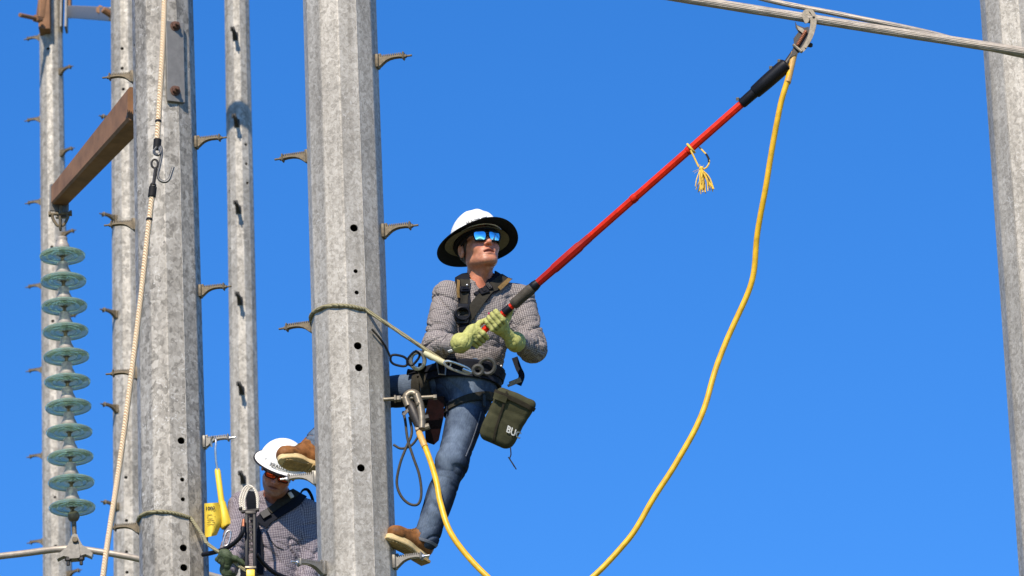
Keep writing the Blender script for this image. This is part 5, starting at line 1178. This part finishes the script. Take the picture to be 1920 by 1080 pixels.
text_on('lettering', 'BRADY F', (506, 873), (8.6, 3.0), (2.0, -8.6), brimf, ZS, ZE, 'print_black', h2, bold=0.02, off=0.012)
shades(p2, hd2, 'amber_lens', 0.062, 0.034, 0.004)
# harness of the second worker
hn2 = thing_part('harness', p2, che2)
strap('shoulder_strap', [(470, 925), (470, 950), (474, 975), (482, 1000), (486, 1030), (486, 1078)], 0.055, 0.006, shirt2, ZS, ZE, 'webbing_black', hn2, 0.010)
strap('shoulder_strap', [(566, 922), (552, 935), (536, 948), (518, 960), (500, 972), (490, 984)], 0.088, 0.006, shirt2, ZS, ZE, 'webbing_black', hn2, 0.010)
strap('shoulder_strap', [(552, 926), (536, 938), (520, 951), (506, 962)], 0.042, 0.004, shirt2, ZS, ZE, 'webbing', hn2, 0.018)
for (px, py), w, l in (((543, 933), 0.022, 0.034), ((500, 968), 0.05, 0.05)):
    p = surf(shirt2, px, py, ZS, ZE); n_ = grad(shirt2, p[None], 0.01)[0]; e1 = nrm(RGT+UPV*0.7-n_*((RGT+UPV*0.7)@n_)); mb = MB(); mb.box(p+n_*0.026, e1, np.cross(n_, e1), n_, w/2, l/2, 0.006, 0.003); mb.build('buckle', 'white_cloth' if w < 0.03 else 'black_plastic', hn2)
mb = MB(); mb.tube(spline(PX([(560, 938, 0.02), (566, 921, 0.02), (576, 918, 0.03), (584, 930, 0.04), (588, 945, 0.05)], Y2), 6), 0.012, 8, flat=0.4); mb.build('strap_loop', 'webbing_black', hn2)
p = surf(shirt2, 514, 973, ZS, ZE); mb = MB(); n_ = grad(shirt2, p[None], 0.01)[0]; mb.lathe(p+n_*0.005, n_, [(0, 0.007), (0.001, 0.0065)], 8); mb.build('embroidery', 'logo_magenta', p2)
strap('pocket', [(508, 1013), (518, 1025), (531, 1030)], 0.004, 0.002, shirt2, ZS, ZE, 'webbing', p2, 0.004)
strap('pocket', [(500, 996), (507, 1014)], 0.004, 0.002, shirt2, ZS, ZE, 'webbing', p2, 0.004)
# gloved hand gripping the lanyard
LA, LB = G(392, 1022, -0.30), G(452, 1064, -0.34)
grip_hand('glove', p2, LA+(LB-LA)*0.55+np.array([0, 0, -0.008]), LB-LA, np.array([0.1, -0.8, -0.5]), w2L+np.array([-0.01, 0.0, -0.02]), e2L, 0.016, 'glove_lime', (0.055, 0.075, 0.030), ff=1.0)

# lanyard round the spangled pole
l2 = thing('positioning_lanyard', A(330, 985, Y2-0.2), 'olive rope lanyard wrapped round the spangled pole to the lower worker', 'lanyard')
zq = A(262, 978, Y2)[2]; pts = []
for an in np.linspace(-125, 55, 36):
    z = zq+0.004-0.075*max(0, (an+60)/115)**1.7; c = P2.c(z); R = P2.r(z)+0.004; pts.append(np.array([c[0]+math.sin(rad(an))*R, c[1]-math.cos(rad(an))*R, z]))
pts = np.array(pts); pts = np.vstack([pts[:-4], [pts[-5]+(LA-pts[-5])*t for t in (0.4, 0.75)], [LA], [LB], [G(480, 1084, -0.33)], [G(498, 1112, -0.20)]])
mb = MB(); mb.tube(spline(pts, 3), 0.0105, 16, scallop=6, depth=0.12, pitch=0.2); mb.build('rope', 'rope_olive', l2, 80)

# yellow hooked rod with tag on a step of the spangled pole
yr = thing('tagged_rod', A(408, 960, Y2-0.1), 'yellow rod with yellow tag hanging by a wire hook from a pole step', 'rod')
Yk = Y2-0.10
mb = MB(); mb.tube(spline(PX([(397, 838, 0.03), (396, 826, 0.02), (400, 819, 0), (405, 826, -0.03), (404, 842, -0.03), (405, 862, -0.02), (408, 882, -0.01)], Yk), 6), 0.006, 8); mb.build('wire_hook', 'silver', yr)
mb = MB(); mb.tube(np.array([A(x, y, Yk) for x, y in ((407, 879), (408, 883), (414, 930), (419, 968), (421, 972))]), [0.012, 0.0165, 0.0165, 0.020, 0.018], 16); mb.build('tube', 'yellow_plastic', yr, 50)
# cone shaped foot of the rod
mb = MB(); mb.tube(np.array([A(x, y, Yk) for x, y in ((416, 942), (420, 965), (424, 986), (425, 988))]), [0.021, 0.027, 0.034, 0.030], 18); mb.build('cone_foot', 'yellow_plastic', yr, 50)
rows = []; nr, nc = 8, 9
for i in range(nr):
    t = i/(nr-1); yy = 946+t*62
    xl = 383.0+1.0*t+(0 if t < 0.75 else (t-0.75)*0); xr = 411+7*min(t, 0.55)/0.55-26*max(0, t-0.55)
    rows.append([A(xl+(xr-xl)*j/(nc-1), yy-(2 if i == 0 else 0)+(4*(j/(nc-1)))*(1-t)*-0.5-8*(j/(nc-1))*t*0.6, Yk-0.03-0.045*math.sin(math.pi*j/(nc-1))+0.02*t) for j in range(nc)])
V_ = np.array(rows).reshape(-1, 3); mb = MB(); nv = len(V_); bk = V_+np.array([0, 0.004, 0]); fs = []
for i in range(nr-1):
    for j in range(nc-1):
        a_ = i*nc+j; fs += [(a_, a_+1, a_+nc+1, a_+nc), (nv+a_+1, nv+a_, nv+a_+nc, nv+a_+nc+1)]
bd = [(0*nc+j, 0*nc+j+1) for j in range(nc-1)]+[((nr-1)*nc+j+1, (nr-1)*nc+j) for j in range(nc-1)]+[(i*nc+nc-1, (i+1)*nc+nc-1) for i in range(nr-1)]+[((i+1)*nc, i*nc) for i in range(nr-1)]
fs += [(a_, nv+a_, nv+b_, b_) for a_, b_ in bd]; mb.add(np.vstack([V_, bk]), fs); tg = mb.build('tag', 'yellow_plastic', yr, 60)
def on_tag(px, py): return A(px, py, Yk-0.03-0.045*math.sin(math.pi*min(1, max(0, (px-383)/32)))-0.003)
V, F_ = text_mesh('1000', 1.0, 0.02); mb = MB(); mb.v = [tuple(on_tag(384.5+x*9.0+y*0.5, 956.5-y*9.0-x*0.6)) for x, y in V]; mb.f = F_; mb.build('lettering', 'print_black', tg, None)
mb = MB()
for r_ in range(6):
    L_ = random.uniform(14, 21); x0, y0 = 386, 966+r_*3.6; mb.box((on_tag(x0, y0)+on_tag(x0+L_, y0-1))/2, on_tag(x0+L_, y0-1)-on_tag(x0, y0), UPV, FWD, L_/336/2*0.9, 0.0011, 0.0004)
mb.build('fine_print', 'print_black', tg, None)

# black notched tool held upright by the lower worker
nt_ = thing('notched_tool', G(468, 1078, -0.36), 'black notched upright tool with yellow base in front of the lower worker', 'tool')
Yn = Y2-0.36; t0, t1 = A(470, 1066, Yn), A(470, 962, Yn); ax = nrm(t1-t0)
mb = MB()
for dx, w in ((-7, 0.0105), (7.5, 0.0095)): mb.box((t0+t1)/2+RGT*dx/340, RGT, -FWD, ax, w, 0.016, np.linalg.norm(t1-t0)/2, 0.004)
mb.build('rail', 'black_plastic', nt_)
for k in range(7):
    q = t0+(t1-t0)*(0.30+0.10*k); mb = MB(); mb.box(q+FWD*0.004, RGT, -FWD, nrm(ax+RGT*0.3), 0.016, 0.010, 0.0075, 0.002); mb.build('rung', 'dark_metal', nt_)
mb = MB(); mb.box(A(470, 1074, Yn), RGT, -FWD, ax, 0.023, 0.022, 0.020, 0.004); mb.build('base', 'yellow_plastic', nt_)
mb = MB(); mb.box(A(470, 960, Yn), RGT, -FWD, ax, 0.030, 0.020, 0.010, 0.004); mb.cyl(A(452, 960, Yn), A(486, 956, Yn), 0.010, None, 10); mb.sphere(A(451, 954, Yn), 0.012, 10); mb.build('head', 'dark_metal', nt_)
mb = MB(); mb.box(A(470, 1063, Yn), RGT, -FWD, ax, 0.030, 0.024, 0.006, 0.002); mb.build('flange', 'bronze_clamp', nt_)
# rope coil over the tool
mb = MB()
for k, (dx, dy) in enumerate(((0, 0), (4, 2), (8, 4))):
    mb.tube(spline(PX([(452+dx, 958, -0.36), (450+dx, 935+dy, -0.34), (459+dx*0.8, 914+dy, -0.30), (472+dx*0.6, 912+dy, -0.30), (481+dx*0.3, 928+dy*0.8, -0.33), (483, 955, -0.36)], Y2), 6), 0.0065, 10, scallop=6, depth=0.12, pitch=0.15)
mb.build('rope_coil', 'rope_white', None, 70, 'small bundle of cream rope on the lower worker\'s chest', 'rope')
mb = MB(); carabiner(mb, A(460, 985, Yn-0.02), ax, RGT, 0.07, 0.03, 0.005); carabiner(mb, A(426, 1012, Y2-0.2), nrm(ax+RGT*0.2), RGT, 0.09, 0.032, 0.005); mb.v = mb.v
cA = MB(); carabiner(cA, A(426, 1010, Y2-0.22), nrm(ax+RGT*0.25), RGT, 0.09, 0.032, 0.0055); cA.build('carabiner', 'silver', hn2)
# black hose
hz_ = thing('black_hose', A(440, 1030, Y2-0.33), 'black hose with copper fitting looping across the lower worker\'s arm', 'hose')
mb = MB(); mb.tube(spline(PX([(380, 1040, -0.22), (400, 1036, -0.27), (424, 1028, -0.34), (444, 1014, -0.38), (454, 1000, -0.40), (456, 988, -0.40)], Y2), 8), 0.0125, 12); mb.build('hose', 'black_plastic', hz_, 80)
mb = MB(); mb.tube(spline(PX([(482, 1040, -0.36), (494, 1056, -0.32), (512, 1072, -0.28), (532, 1082, -0.24), (560, 1092, -0.2)], Y2), 8), 0.0125, 12); mb.build('hose', 'black_plastic', hz_, 80)
mb = MB(); mb.cyl(G(456, 990, -0.40), G(457, 974, -0.39), 0.010, 0.0095, 12); mb.build('fitting', 'copper_bolt', hz_)
